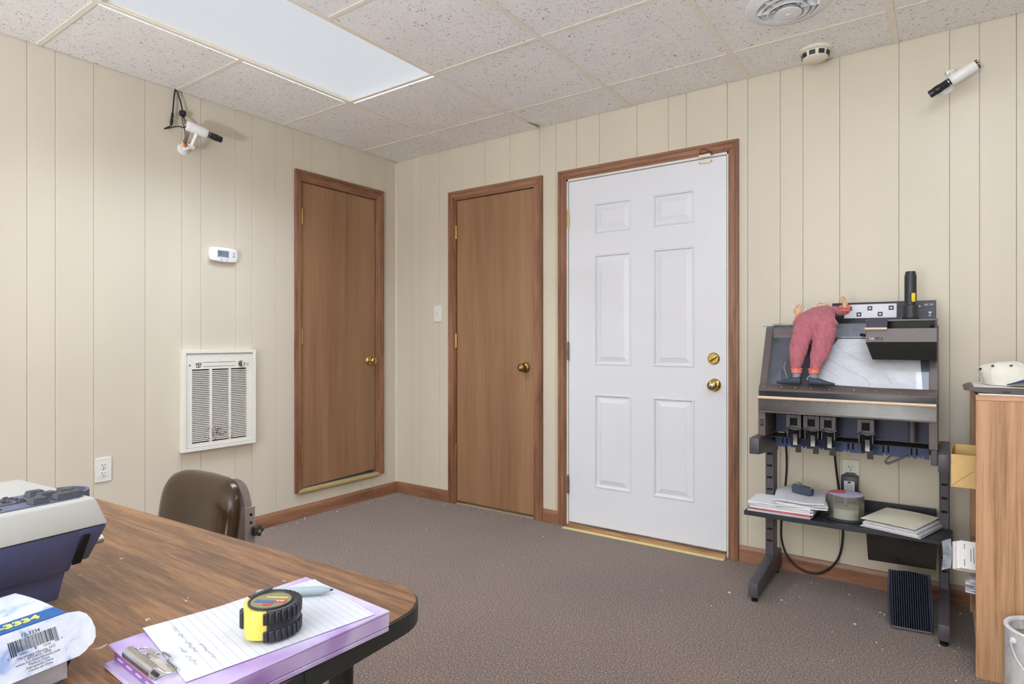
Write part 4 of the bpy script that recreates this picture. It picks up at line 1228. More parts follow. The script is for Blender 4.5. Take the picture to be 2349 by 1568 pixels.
skin(bm, rings_f); obj('back_strap', bm, TAUPE, t)
bm = BM(); box(bm, (1.524, -2.156, 0.38), (1.572, -2.121, 0.602), 0.002); br = obj('strap_bracket', bm, TAUPE, t)
for z in (0.578, 0.553):
    bm = BM(); cyl(bm, (1.5718, -2.136, z), (1.5726, -2.136, z), 0.0045, n=14); obj('adjust_hole', bm, HOLE, br, False)
bm = BM()
pts = []
for k in range(50):
    a = 2 * math.pi * k / 50; r = 0.0165 + 0.0026 * math.cos(5 * a); pts.append((-2.122 + r * math.cos(a), 0.528 + r * math.sin(a)))
prism(bm, pts, 'yz', 1.576, 1.592, 0.002); kb = obj('clamp_knob', bm, plain('dark_knob', (70, 66, 64), 0.3), t)
bm = BM(); cyl(bm, (1.570, -2.124, 0.528), (1.597, -2.122, 0.528), 0.006, n=6); obj('knob_bolt', bm, STEEL, kb)
bm = BM(); prism(bm, rpoly(1.37, 1.79, -2.55, -2.14, 0.07, 5), 'xy', 0.40, 0.465, 0.015, 2); obj('seat', bm, VINYL, t)
bm = BM(); box(bm, (1.53, -2.36, 0.375), (1.61, -2.12, 0.40), 0.003); obj('seat_bracket', bm, TAUPE, t)
bm = BM(); cyl(bm, (1.58, -2.35, 0.08), (1.58, -2.35, 0.376), 0.025); obj('column', bm, TAUPE, t)
for k in range(4):
    a = R(45 + 90 * k); ex, ey = 1.58 + 0.26 * math.cos(a), -2.35 + 0.26 * math.sin(a)
    bm = BM(); tube(bm, [(1.58, -2.35, 0.10), (ex, ey, 0.062)], 0.017, 10, 0); lg = obj('leg', bm, TAUPE, t)
    bm = BM(); cyl(bm, (ex - .012, ey, 0.025), (ex + .012, ey, 0.025), 0.025, n=18); obj('caster', bm, BLACK, lg)

# ------------------------------------------------------------------ machine stand by the back wall
t = thing('machine_stand', 'dark steel stand with T feet and a black shelf against the back wall', 'stand', (2.98, -0.25, 0))
LX = (2.632, 2.672); RX = (3.300, 3.336)
for (a, b) in (LX, RX):
    bm = BM(); prism(bm, [(-0.492, 0.022), (-0.030, 0.022), (-0.030, 0.112), (-0.205, 0.112), (-0.492, 0.082)], 'yz', a, b, 0.003, 2); ft = obj('foot', bm, GUNMETAL, t)
    for y in (-0.465, -0.06):
        bm = BM(); lathe(bm, [(0.013, 0), (0.013, 0.010), (0.006, 0.012), (0.006, 0.023)], ((a + b) / 2, y, 0), (0, 0, 1), 14); obj('glide', bm, BLACK, ft)
    bm = BM(); box(bm, (a + .001, -0.185, 0.110), (b - .001, -0.115, 0.64), 0.003); po = obj('post', bm, GUNMETAL, t)
    for z in (0.18, 0.235, 0.29, 0.42, 0.475, 0.53, 0.585):
        bm = BM(); box(bm, (a + .008, -0.1862, z), (b - .008, -0.1845, z + .009)); obj('slot', bm, HOLE, po, False)
    bm = BM(); prism(bm, [(-0.47, 0.630), (-0.10, 0.598), (-0.10, 0.6985), (-0.47, 0.6985)], 'yz', a, b, 0.003, 2); obj('top_arm', bm, GUNMETAL, t)
bm = BM(); box(bm, (2.671, -0.16, 0.645), (3.301, -0.13, 0.685), 0.002); obj('cross_beam', bm, GUNMETAL, t)
SHELF = plain('black_shelf', (38, 40, 48), 0.4, var=0.2, vscale=12)
bm = BM(); box(bm, (2.585, -0.375, 0.338), (3.345, -0.192, 0.358), 0.002); box(bm, (2.673, -0.195, 0.338), (3.299, -0.035, 0.358), 0.002); sh = obj('shelf', bm, SHELF, t)
bm = BM(); box(bm, (2.69, -0.040, 0.356), (3.29, -0.032, 0.398), 0.001); obj('shelf_lip', bm, SHELF, sh)
for (a, b) in ((2.673, 2.690), (3.282, 3.299)):
    bm = BM(); prism(bm, [(-0.185, 0.300), (-0.13, 0.300), (-0.06, 0.337), (-0.30, 0.337)], 'yz', a, b); obj('shelf_bracket', bm, GUNMETAL, t)
bm = BM(); prism(bm, [(3.128, 0.634), (3.112, 0.612), (3.116, 0.601), (3.128, 0.598), (3.196, 0.638), (3.192, 0.644), (3.130, 0.607), (3.121, 0.609), (3.120, 0.613), (3.135, 0.631)], 'xz', -0.222, -0.204); obj('strap', bm, plain('grey_strap', (92, 88, 82), 0.5), t)

# ------------------------------------------------------------------ coin sorting machine on the stand
t = thing('coin_sorter', 'dark grey coin sorting machine with clear sloped cover on the stand', 'coin sorter', (2.98, -0.25, 0.70))
yf = -0.400
for (a, b) in ((2.652, 2.682), (3.270, 3.299)):
    bm = BM(); prism(bm, [(yf, 0.7005), (-0.11, 0.7005), (-0.11, 1.178), (-0.250, 1.178), (-0.372, 0.928), (-0.392, 0.915), (yf, 0.885)], 'yz', a, b, 0.002); obj('side_panel', bm, BROWNGREY, t, smooth=False)
bm = BM(); box(bm, (2.682, -0.115, 0.70), (3.270, -0.108, 1.178)); obj('rear_panel', bm, plain('dark_slate', (48, 52, 66), 0.5), t, smooth=False)
# slope frame: direction from front (y -0.372 z .928) to top (y -0.25 z 1.178)
s0 = Vector((0, -0.368, 0.924)); s1 = Vector((0, -0.252, 1.130)); sd = (s1 - s0); sn = Vector((0, -sd.z, sd.y)).normalized()
def SP(x, f, lift=0.0): return Vector((x, 0, 0)) + s0 + sd * f + sn * lift
def slab_on_slope(bm, corners, l0, l1):
    A = [bm.verts.new(SP(x, f, l0)) for x, f in corners]; B = [bm.verts.new(SP(x, f, l1)) for x, f in corners]
    skin(bm, [A, B])
bm = BM(); slab_on_slope(bm, [(2.682, 0.0), (3.270, 0.0), (3.270, 1.0), (2.682, 1.0)], -0.045, -0.040); obj('sorting_deck', bm, DARKDECK, t, smooth=False)
random.seed(9)
for k in range(9):
    x = 2.70 + k * 0.062
    bm = BM(); obox(bm, Matrix.Translation(SP(x + .02, 0.22 + 0.1 * random.random(), -0.033)) @ Matrix.Rotation(-math.atan2(-sd.y, sd.z) * 0, 4, 'X'), (0.022, 0.008, 0.04 + 0.03 * random.random()), 0.002); obj('sorting_gate', bm, plain('gate_slate', (70, 78, 100), 0.4, var=0.2), t)
bm = BM(); slab_on_slope(bm, [(2.835, 0.15), (2.880, 0.060), (3.250, 0.006), (3.234, 0.985), (2.945, 0.985)], -0.0075, -0.0065); obj('backing_sheet', bm, PAPER, t, smooth=False)
PALE_LINE = plain('pale_line', (228, 222, 212), 0.3)  # thin pale curved lines under the clear cover, drawn as tubes
for pts in ([(2.90, 0.80), (2.905, 0.62), (2.975, 0.40), (3.06, 0.18), (3.07, 0.02)], [(2.95, 0.95), (2.955, 0.78), (3.02, 0.58), (3.12, 0.30), (3.15, 0.05)], [(2.86, 0.50), (2.88, 0.42), (2.96, 0.20), (2.975, 0.02)], [(2.745, 0.50), (2.742, 0.36), (2.755, 0.22), (2.765, 0.06)], [(2.84, 0.20), (2.85, 0.02)]):
    bm = BM(); tube(bm, [SP(x, f, -0.0045) for x, f in pts], 0.0011, 6, 6); obj('pale_line', bm, PALE_LINE, t)
ACR = clear('acrylic_cover', (254, 254, 255), rough=0.04, dust=0.07, dustcol=(190, 194, 204))
bm = BM(); slab_on_slope(bm, [(2.672, 0.0), (3.280, 0.0), (3.280, 1.0), (2.672, 1.0)], 0.0, 0.003); obj('sloped_cover', bm, ACR, t, smooth=False)
# top beam on the left with small grille, plate right of it
TOPG = plain('blue_grey_paint', (98, 102, 116), 0.45, var=0.05)
bm = BM(); prism(bm, [(-0.2535, 1.128), (-0.115, 1.128), (-0.115, 1.180), (-0.238, 1.180), (-0.2535, 1.166)], 'yz', 2.654, 2.930, 0.001); tb = obj('top_beam', bm, TOPG, t, smooth=False)
for k in range(15):
    bm = BM(); x = 2.676 + k * 0.0125; obox(bm, Matrix.Translation((x, -0.2545, 1.152)), (0.010, 0.003, 0.024)); obj('grille_bar', bm, plain('grille_brown', (112, 94, 98), 0.5, var=0.15), tb, smooth=False)
bm = BM(); prism(bm, [(-0.240, 1.128), (-0.236, 1.128), (-0.200, 1.190), (-0.204, 1.190)], 'yz', 2.930, 3.270); obj('feed_plate', bm, plain('galvanised', (128, 132, 142), 0.4, 0.5, 0.15, 40), t, smooth=False)
bm = BM(); box(bm, (2.930, -0.200, 1.178), (3.270, -0.115, 1.190)); obj('top_deck', bm, plain('dark_slate', (48, 52, 66), 0.5), t, smooth=False)
bm = BM(); tube(bm, [(3.030, -0.252, 1.142), (3.050, -0.262, 1.138), (3.064, -0.262, 1.148)], 0.006, 8, 4); obj('feed_lever', bm, BLACK, t)
# control panel
bm = BM(); prism(bm, [(-0.150, 1.190), (-0.100, 1.190), (-0.100, 1.284), (-0.126, 1.284)], 'yz', 2.905, 3.290, 0.001); cpn = obj('control_panel', bm, plain('panel_black', (34, 36, 44), 0.3), t, smooth=False)
pn = Vector((0, -0.094, -0.024)).normalized()     # outward normal of the panel face
pu = Vector((0, 0.024, 0.094)).normalized()
def CP(x, h, lift=0.0005): return Vector((x, -0.150, 1.190)) + pu * h + pn * lift
def panel_slab(name, x0, x1, h0, h1, mat, lift=0.0004, th=0.0006, par=None):
    bm = BM(); A = [bm.verts.new(CP(x, h, lift)) for x, h in ((x0, h0), (x1, h0), (x1, h1), (x0, h1))]; B = [bm.verts.new(CP(x, h, lift + th)) for x, h in ((x0, h0), (x1, h0), (x1, h1), (x0, h1))]
    skin(bm, [A, B]); return obj(name, bm, mat, par or cpn, smooth=False)
panel_slab('white_overlay', 2.955, 3.152, 0.026, 0.088, plain('overlay_white', (226, 226, 234), 0.4, var=0.02))
for x, h in ((2.975, 0.070), (3.053, 0.070), (3.132, 0.070), (3.012, 0.043), (3.092, 0.043)):
    b_k = panel_slab('button', x - .009, x + .009, h - .009, h + .009, BLACK, 0.001, 0.0025)
    panel_slab('button_cap', x - .0045, x + .0045, h - .004, h + .004, plain('cap_white', (206, 208, 214), 0.4), 0.0036, 0.0008, b_k)
    panel_slab('pointer_mark', x - .004, x + .004, h - .0165, h - .012, PAPER, 0.0011, 0.0003)
for x, h in ((3.232, 0.073), (3.270, 0.045)):
    b_k = panel_slab('button', x - .008, x + .008, h - .008, h + .008, plain('button_slate', (64, 68, 80), 0.4), 0.001, 0.0025)
    panel_slab('button_cap', x - .0045, x + .0045, h - .004, h + .004, plain('cap_white', (206, 208, 214), 0.4), 0.0036, 0.0008, b_k)
panel_slab('pointer_mark', 3.265, 3.273, 0.030, 0.0345, PAPER, 0.0005, 0.0003)
bm = BM(); OUTL = plain('outline_grey', (150, 152, 160), 0.5)
for pts in ([(3.165, 0.058), (3.243, 0.058), (3.243, 0.086), (3.165, 0.086)], [(3.165, 0.024), (3.282, 0.024), (3.282, 0.056), (3.225, 0.056)]):
    bm = BM(); tube(bm, [CP(x, h, 0.001) for x, h in pts], 0.0006, 4, 0); obj('outline', bm, OUTL, cpn, False)
obj('model_mark', text_bm('QC 50', 0.011, facing(CP(3.264, 0.079, 0.0008), (1, 0, 0), pu), 0.0001), PAPER, cpn, False)
# hopper: front band, underside, lid, flap, handle
HB = plain('hopper_grey', (112, 104, 106), 0.42, var=0.04, bmp=0.05, bscale=500)
bm = BM(); prism(bm, [(-0.380, 1.110), (-0.374, 1.110), (-0.374, 1.164), (-0.380, 1.164)], 'yz', 3.060, 3.2955, 0.001); obj('hopper_front', bm, HB, t)
bm = BM()
A = [bm.verts.new(p) for p in ((3.060, -0.379, 1.1095), (3.2955, -0.379, 1.1095), (3.2955, -0.250, 1.1095), (3.060, -0.250, 1.1095))]
B = [bm.verts.new(p) for p in ((3.082, -0.362, 1.040), (3.2955, -0.362, 1.040), (3.2955, -0.318, 1.040), (3.082, -0.318, 1.040))]
skin(bm, [A, B]); obj('hopper_bottom', bm, plain('hopper_black', (20, 20, 22), 0.35), t, smooth=False)
bm = BM(); box(bm, (3.061, -0.374, 1.111), (3.066, -0.230, 1.190)); box(bm, (3.289, -0.374, 1.111), (3.295, -0.230, 1.195)); box(bm, (3.066, -0.240, 1.111), (3.289, -0.235, 1.195)); box(bm, (3.066, -0.374, 1.111), (3.289, -0.24, 1.114)); obj('hopper_bin', bm, BLACK, t, smooth=False)
bm = BM(); prism(bm, [(-0.345, 1.193), (-0.160, 1.198), (-0.160, 1.206), (-0.345, 1.201)], 'yz', 3.056, 3.297, 0.001); obj('hopper_lid', bm, plain('lid_brown_grey', (92, 80, 82), 0.35, var=0.06), t)
bm = BM(); prism(bm, [(-0.385, 1.163), (-0.340, 1.199), (-0.340, 1.205), (-0.390, 1.166)], 'yz', 3.062, 3.134, 0.001); fl2 = obj('hopper_flap', bm, plain('flap_slate', (74, 72, 86), 0.4), t)
bm = BM(); cyl(bm, (3.058, -0.390, 1.163), (3.134, -0.390, 1.163), 0.0050, n=14); obj('flap_handle', bm, CREAMBAR, fl2)
bm = BM(); box(bm, (3.068, -0.3812, 1.116), (3.118, -0.3798, 1.130)); np_ = obj('name_plate', bm, plain('plate_dark', (46, 44, 48), 0.4), t, smooth=False)
obj('maker_name', text_bm('SCAN\nCOIN', 0.0078, facing((3.081, -0.3815, 1.123), (1, 0, 0), (0, 0, 1)), 0.0001, bold=0.0002, line=0.75), plain('print_cream', (214, 206, 196), 0.5), np_, False)
obj('model_number', text_bm('303', 0.0046, facing((3.110, -0.3815, 1.127), (1, 0, 0), (0, 0, 1)), 0.0001), plain('print_cream', (214, 206, 196), 0.5), np_, False)
bm = BM(); box(bm, (3.093, -0.3818, 1.1185), (3.116, -0.3812, 1.1196)); obj('underline', bm, plain('print_cream', (214, 206, 196), 0.5), np_, False)
# front ledge, tinted upper visor, cream rail, tinted lower visor
bm = BM(); prism(bm, [(-0.405, 0.897), (-0.402, 0.897), (-0.365, 0.922), (-0.365, 0.927), (-0.372, 0.927), (-0.405, 0.905)], 'yz', 2.655, 3.297, 0.0008); lg = obj('front_ledge', bm, BROWNGREY, t)
for k, x in enumerate((2.676, 2.745, 2.80, 2.86, 2.93, 3.02, 3.095, 3.178, 3.272)):
    bm = BM(); lathe(bm, [(0.0032, 0), (0.0024, 0.0012)], (x, -0.3885, 0.9165), (0, -0.55, 0.83), 10); obj('screw', bm, STEEL, lg)
SMOKE = clear('smoked_visor', (190, 192, 200), rough=0.08, dust=0.16, dustcol=(130, 128, 130))
SMOKE2 = clear('hazed_visor', (205, 205, 208), rough=0.12, dust=0.24, dustcol=(136, 130, 128))
bm = BM(); box(bm, (2.658, -0.406, 0.876), (3.294, -0.403, 0.899)); obj('upper_visor', bm, SMOKE, t, smooth=False)
for k in range(14):
    x = 2.72 + k * 0.0415; bm = BM(); box(bm, (x, -0.402, 0.877), (x + .0012, -0.398, 0.898)); obj('divider', bm, plain('divider_grey', (120, 122, 132), 0.4), t, smooth=False)
bm = BM(); cyl(bm, (2.655, -0.414, 0.870), (3.294, -0.414, 0.870), 0.0065, n=16); obj('handle_rail', bm, CREAMBAR, t)
bm = BM(); prism(bm, [(-0.409, 0.810), (-0.406, 0.810), (-0.402, 0.876), (-0.405, 0.876)], 'yz', 2.658, 3.294); obj('lower_visor', bm, SMOKE2, t, smooth=False)
bm = BM(); box(bm, (2.657, -0.4105, 0.805), (3.295, -0.404, 0.8115), 0.001); obj('visor_edge', bm, BROWNGREY, t, smooth=False)
bm = BM(); box(bm, (2.682, -0.372, 0.812), (3.270, -0.366, 0.90)); obj('bay_wall', bm, plain('bay_grey', (104, 100, 98), 0.5, var=0.06), t, smooth=False)
for k, (x, r) in enumerate(((2.727, .020), (2.783, .021), (2.840, .021), (2.905, .021), (2.975, .023), (3.047, .024), (3.127, .028), (3.215, .030))):
    bm = BM(); lathe(bm, [(r, 0), (r, 0.022), (r * .9, 0.024)], (x, -0.374, 0.862 - r * .3), (0, -1, 0), 24); obj('coin_tube', bm, plain('tube_navy', (52, 58, 76), 0.4) if k > 3 else plain('tube_olive', (92, 94, 92), 0.45), t)
bm = BM(); box(bm, (2.682, -0.372, 0.800), (3.270, -0.115, 0.806)); obj('bay_ceiling', bm, plain('dark_slate', (48, 52, 66), 0.5), t, smooth=False)
# bag holders with square mouths and clips
for k, (a, b) in enumerate(((2.758, 2.818), (2.826, 2.888), (2.891, 2.950), (3.028, 3.088))):
    c = (a + b) / 2
    bm = BM()
    for q in ((a, c - .014, 0.735, 0.797), (c + .014, b, 0.735, 0.797), (c - .014, c + .014, 0.783, 0.797), (c - .014, c + .014, 0.735, 0.752)): box(bm, (q[0], -0.362, q[2]), (q[1], -0.356, q[3]), 0.0008)
    box(bm, (a + .004, -0.356, 0.700), (a + .008, -0.25, 0.80)); box(bm, (b - .008, -0.356, 0.700), (b - .004, -0.25, 0.80))
    h = obj('bag_holder', bm, GUNMETAL, t, smooth=False)
    bm = BM(); box(bm, (c - .014, -0.354, 0.752), (c + .014, -0.350, 0.783)); obj('holder_mouth', bm, HOLE, h, False)
    bm = BM(); tube(bm, [(a + .003, -0.364, 0.738), (c - .012, -0.372, 0.747), (c, -0.376, 0.738), (c + .016, -0.374, 0.737), (b + .002, -0.366, 0.742)], 0.0055, 8, 5, 0.5); obj('clamp_ring', bm, plain('worn_steel', (104, 100, 100), 0.4, 0.5, 0.3, 200), h)
    bm = BM(); prism(bm, [(-0.366, 0.735), (-0.350, 0.735), (-0.300, 0.655), (-0.312, 0.655)], 'yz', c - .020, c + .020, 0.001); obj('holder_back', bm, BLACK, h)
    bm = BM(); prism(bm, [(-0.362, 0.715), (-0.352, 0.690), (-0.358, 0.668), (-0.362, 0.668), (-0.357, 0.690), (-0.367, 0.715)], 'yz', c - .002, c + .014); obj('spring_clip', bm, plain('clip_steel', (128, 128, 128), 0.4, 0.6, 0.1), h)
    bm = BM(); box(bm, (c + .002, -0.330, 0.632), (c + .024, -0.324, 0.668)); obj('holder_tongue', bm, BLACK, h)
bm = BM(); tube(bm, [(3.214, -0.300, 0.803), (3.214, -0.300, 0.712)], 0.0145, 20, 0); obj('reject_pipe', bm, GUNMETAL, t)
# navy slotted rear panel with notched lower edge
poly = [(2.684, 0.686)]
bm = BM()
xs_ = 2.684
poly = [(2.684, 0.686), (2.684, 0.632)]
for x in (2.735, 2.80, 2.87, 2.97, 3.05, 3.118, 3.20, 3.238):
    poly += [(x - .010, 0.632), (x - .010, 0.640), (x - .002, 0.640), (x - .002, 0.634), (x + .006, 0.634), (x + .006, 0.640), (x + .012, 0.640), (x + .012, 0.632)]
poly += [(3.268, 0.632), (3.268, 0.686)]
prism(bm, poly, 'xz', -0.2035, -0.200); npn = obj('navy_panel', bm, NAVY, t, smooth=False)
for x in (2.71, 2.728, 2.975, 2.993, 3.105, 3.123, 3.205, 3.223):
    bm = BM(); box(bm, (x, -0.2045, 0.645), (x + .006, -0.203, 0.676)); obj('slot', bm, HOLE, npn, False)
bm = BM(); box(bm, (2.684, -0.2035, 0.698), (3.268, -0.200, 0.795)); obj('upper_navy_panel', bm, plain('deep_navy', (32, 44, 84), 0.45, var=0.2), t, smooth=False)
bm = BM(); box(bm, (2.684, -0.30, 0.6865), (3.268, -0.20, 0.690)); obj('bay_floor', bm, BLACK, t, smooth=False)
bm = BM(); box(bm, (2.660, -0.4025, 0.745), (2.674, -0.399, 0.775), 0.001); sw = obj('power_switch', bm, BLACK, t)
bm = BM(); obox(bm, Matrix.Translation((2.667, -0.4035, 0.762)) @ Matrix.Rotation(R(12), 4, 'X'), (0.009, 0.003, 0.018)); obj('rocker', bm, plain('rocker_grey', (90, 96, 108), 0.4), sw)
bm = BM(); box(bm, (3.277, -0.40, 0.642), (3.298, -0.30, 0.700), 0.002); obj('foot_bracket', bm, GUNMETAL, t)

# ------------------------------------------------------------------ flashlight on the sorter's hopper lid
t = thing('flashlight', 'black flashlight with yellow switch standing on its head on the sorter', 'flashlight', (3.206, -0.25, 1.2045))
FB = plain('flashlight_black', (44, 46, 52), 0.34, var=0.06)
bm = BM(); lathe(bm, [(0.029, 0), (0.0305, 0.002), (0.0305, 0.010), (0.0295, 0.012), (0.0295, 0.050), (0.0275, 0.055), (0.0205, 0.058)], (3.206, -0.25, 1.2045), (0, 0, 1), 36); obj('head', bm, FB, t)
bm = BM(); lathe(bm, [(0.0205, 0.056), (0.0205, 0.176), (0.0175, 0.190), (0.0165, 0.192), (0.0, 0.192)], (3.206, -0.25, 1.2045), (0, 0, 1), 32); fbd = obj('barrel', bm, FB, t)
for k in range(10):
    a = R(36 * k + 10); bm = BM(); obox(bm, Matrix.Translation((3.206 + .0205 * math.cos(a), -0.25 + .0205 * math.sin(a), 1.2045 + .118)) @ Matrix.Rotation(a, 4, 'Z'), (0.0014, 0.0030, 0.110)); obj('barrel_rib', bm, FB, fbd, smooth=False)
sd_ = Vector((0.42, -0.90, 0)).normalized(); sc = Vector((3.206, -0.25, 1.2895)) + sd_ * 0.0215
bm = BM(); obox(bm, facing(sc, Vector((0, 0, 1)).cross(sd_), (0, 0, 1)), (0.0180, 0.040, 0.007), 0.002); sg = obj('switch_guard', bm, FB, t)
bm = BM(); obox(bm, facing(sc + sd_ * .003, Vector((0, 0, 1)).cross(sd_), (0, 0, 1)), (0.0145, 0.036, 0.008), 0.0025, 2); obj('switch', bm, plain('switch_yellow', (238, 206, 40), 0.35), sg)

# teal ruler and tan folded card on the sorter's top beam
t = thing('plastic_ruler', 'thin teal plastic strip lying on the sorter top beside the doll', 'ruler', (2.69, -0.19, 1.180))
bm = BM(); obox(bm, Matrix.Translation((2.700, -0.185, 1.1845)) @ Matrix.Rotation(R(6), 4, 'Z') @ Matrix.Rotation(R(-1), 4, 'Y'), (0.150, 0.030, 0.004), 0.001); obj('strip', bm, plain('teal_plastic', (104, 176, 168), 0.3), t)
t = thing('folded_card', 'folded tan card with dark edge lying on the teal strip', 'card', (2.715, -0.215, 1.182))
bm = BM(); grid_sheet(bm, lambda u, v_: Vector((2.672 + 0.085 * u, -0.240 + 0.045 * v_, 1.1895 + 0.004 * abs(math.sin(3.1 * u)))), 10, 4, 0.0015); obj('card', bm, plain('tan_card', (190, 164, 118), 0.7), t)
bm = BM(); grid_sheet(bm, lambda u, v_: Vector((2.680 + 0.07 * u, -0.243 + 0.042 * v_, 1.1815 + 0.004 * math.sin(3.1 * u))), 10, 4, 0.0015); obj('card_underside', bm, plain('dark_card', (52, 50, 44), 0.7), t)

# ------------------------------------------------------------------ clown doll sprawled over the sorter
def ell_loft(bm, pts, n=18):
    """pts: (centre, ra across x, rb depth) ; rings perpendicular to the path"""
    P = [Vector(p[0]) for p in pts]
    rings_ = []
    for i, (c, ra, rb) in enumerate(pts):
        tt = (P[min(i + 1, len(P) - 1)] - P[max(i - 1, 0)]).normalized()
        a = Vector((1, 0, 0)); a = (a - tt * a.dot(tt)).normalized(); b = tt.cross(a).normalized()
        rings_.append(ring(bm, c, a, b, ra, rb, n))
    skin(bm, rings_)
t = thing('doll', 'pink-suited doll sprawled backwards over the coin sorter, face hidden', 'doll', (2.84, -0.38, 0.927))
def make_cloth(name, rgb):
    m, nt, b = newmat(name)
    v = coords(nt, (1, 1, 0.55))
    f = noise_tex(nt, v, 45, 4, 0.6, 0.5)
    base = lin(rgb)
    nt.links.new(ramp(nt, f, [(0.3, mul(base, 0.84)), (0.7, mul(base, 1.10))]), b.inputs['Base Color'])
    b.inputs['Roughness'].default_value = 0.75; b.inputs['Sheen Weight'].default_value = 0.15
    bump(nt, b, noise_tex(nt, v, 38, 4, 0.6, 1.2), 0.45, 0.006)
    return m
PINK = make_cloth('dusty_pink_cotton', (180, 104, 116)); CORAL = make_cloth('coral_cotton', (236, 132, 112)); SOCK = make_cloth('grey_blue_knit', (132, 144, 164))
SHOE = plain('navy_shoe', (52, 61, 78), 0.55, var=0.12); FLESH = plain('doll_vinyl', (230, 196, 164), 0.45, var=0.04)
bm = BM()
ell_loft(bm, [((2.807, -0.398, 0.988), .013, .012), ((2.806, -0.398, 1.000), .019, .016), ((2.807, -0.388, 1.043), .031, .022), ((2.812, -0.373, 1.098), .037, .026), ((2.824, -0.352, 1.152), .043, .030), ((2.840, -0.335, 1.178), .046, .033)])
ell_loft(bm, [((2.875, -0.398, 0.989), .013, .012), ((2.876, -0.398, 1.001), .020, .016), ((2.887, -0.388, 1.044), .032, .022), ((2.902, -0.373, 1.098), .039, .026), ((2.908, -0.352, 1.152), .046, .030), ((2.896, -0.335, 1.178), .046, .033)])
ell_loft(bm, [((2.864, -0.345, 1.160), .070, .026), ((2.866, -0.325, 1.190), .088, .032), ((2.868, -0.298, 1.214), .076, .032), ((2.879, -0.262, 1.233), .058, .032), ((2.889, -0.225, 1.245), .044, .026), ((2.892, -0.196, 1.250), .030, .018)])
tube(bm, [(2.845, -0.275, 1.226), (2.815, -0.262, 1.218), (2.790, -0.250, 1.214)], [.020, .017, .015], 12, 3)
tube(bm, [(2.915, -0.232, 1.246), (2.940, -0.222, 1.246), (2.965, -0.225, 1.246), (2.980, -0.228, 1.250)], [.018, .019, .021, .016], 12, 3)
def wr(p): return 0.0042 * noise.noise(Vector((p.x * 95 + p.z * 20, p.y * 60, p.z * 20))) + 0.0016 * noise.noise(p * 120)
obj('romper', remesh(bm, 0.0030, 3, wr), PINK, t, smooth=60)
def frill(c, d, r, h, name='cuff'):
    bm = BM(); a, b, dd = frame(d); rings_ = []
    for q, (rr, hh) in enumerate(((r * .75, 0), (r, h * .25), (r * .92, h * .6), (r * 1.12, h), (r * .9, h * .96))):
        rings_.append([bm.verts.new(Vector(c) + dd * hh + (a * math.cos(2 * math.pi * k / 36) + b * math.sin(2 * math.pi * k / 36)) * rr * (1 + (0.10 if q >= 3 else 0.04) * math.sin(9 * 2 * math.pi * k / 36))) for k in range(36)])
    skin(bm, rings_); return obj(name, bm, CORAL, t)
frill((2.807, -0.399, 0.976), (0, 0, 1), 0.021, 0.024); frill((2.874, -0.399, 0.976), (0, 0, 1), 0.021, 0.024)
frill((2.802, -0.258, 1.214), (-0.75, 0.1, 0.55), 0.016, 0.022); frill((2.968, -0.226, 1.245), (0.05, -0.35, 1), 0.021, 0.020)
for sx, xa in ((-1, 2.807), (1, 2.873)):
    bm = BM(); ell_loft(bm, [((xa + sx * .001, -0.398, 0.938), .019, .018), ((xa, -0.399, 0.955), .0165, .016), ((xa, -0.399, 0.980), .0155, .015)]); obj('sock', bm, SOCK, t)
    bm = BM()
    prof = [(-0.020, .006, .012, .944), (-0.016, .017, .019, .943), (0.0, .020, .020, .943), (0.02, .019, .0155, .940), (0.045, .017, .0105, .936), (0.064, .012, .007, .934), (0.079, .004, .004, .933)]
    rings_ = []
    for dx, ry, rz, zc in prof:
        rings_.append([bm.verts.new((xa + sx * dx, -0.402 + ry * math.cos(2 * math.pi * k / 16), max(zc + 0.004 + rz * math.sin(2 * math.pi * k / 16), 0.9290))) for k in range(16)])
    skin(bm, rings_); obj('shoe', bm, SHOE, t)
def hand(base, d, palm_n, side, scale=1.0):
    """small doll hand: wrist, palm and five separate bent fingers"""
    d = Vector(d).normalized(); pn_ = Vector(palm_n); pn_ = (pn_ - d * pn_.dot(d)).normalized(); s_ = d.cross(pn_) * side
    S = scale; B = Vector(base)
    bm = BM()
    rings_ = []
    for h, w, th in ((-.008, .0055, .0050), (0, .0055, .0048), (.006, .0085, .0048), (.014, .0105, .0046), (.020, .0098, .0042)):
        rings_.append(ring(bm, B + d * h * S, s_, pn_, w * S, th * S, 14))
    skin(bm, rings_)
    for k, (off, ln_, spread) in enumerate(((-.0080, .016, -.25), (-.0030, .020, -.08), (.0025, .019, .08), (.0075, .014, .25))):
        b0 = B + (d * .017 + s_ * off) * S; dr = (d + s_ * spread).normalized()
        pts = [b0, b0 + dr * ln_ * .45 * S + pn_ * .001 * S, b0 + dr * ln_ * .75 * S + pn_ * .004 * S, b0 + dr * ln_ * .95 * S + pn_ * .009 * S]
        tube(bm, pts, [.0026 * S, .0024 * S, .0022 * S, .0014 * S], 10, 3)
    b0 = B + (d * .005 - s_ * .008) * S
    tube(bm, [b0, b0 + (d * .006 - s_ * .007) * S + pn_ * .003 * S, b0 + (d * .014 - s_ * .010) * S + pn_ * .007 * S], [.0030 * S, .0028 * S, .0016 * S], 10, 3)
    return obj('hand', remesh(bm, 0.0007, 2), FLESH, t, smooth=True)
hand((2.785, -0.247, 1.228), (0.12, 0.05, 1), (0.6, -0.8, 0), 1, 1.45)
hand((2.969, -0.234, 1.258), (-0.10, 0.0, 1), (-0.75, -0.65, 0), -1, 1.40)
bm = BM()
hc = Vector((2.870, -0.172, 1.253))
rings_ = []
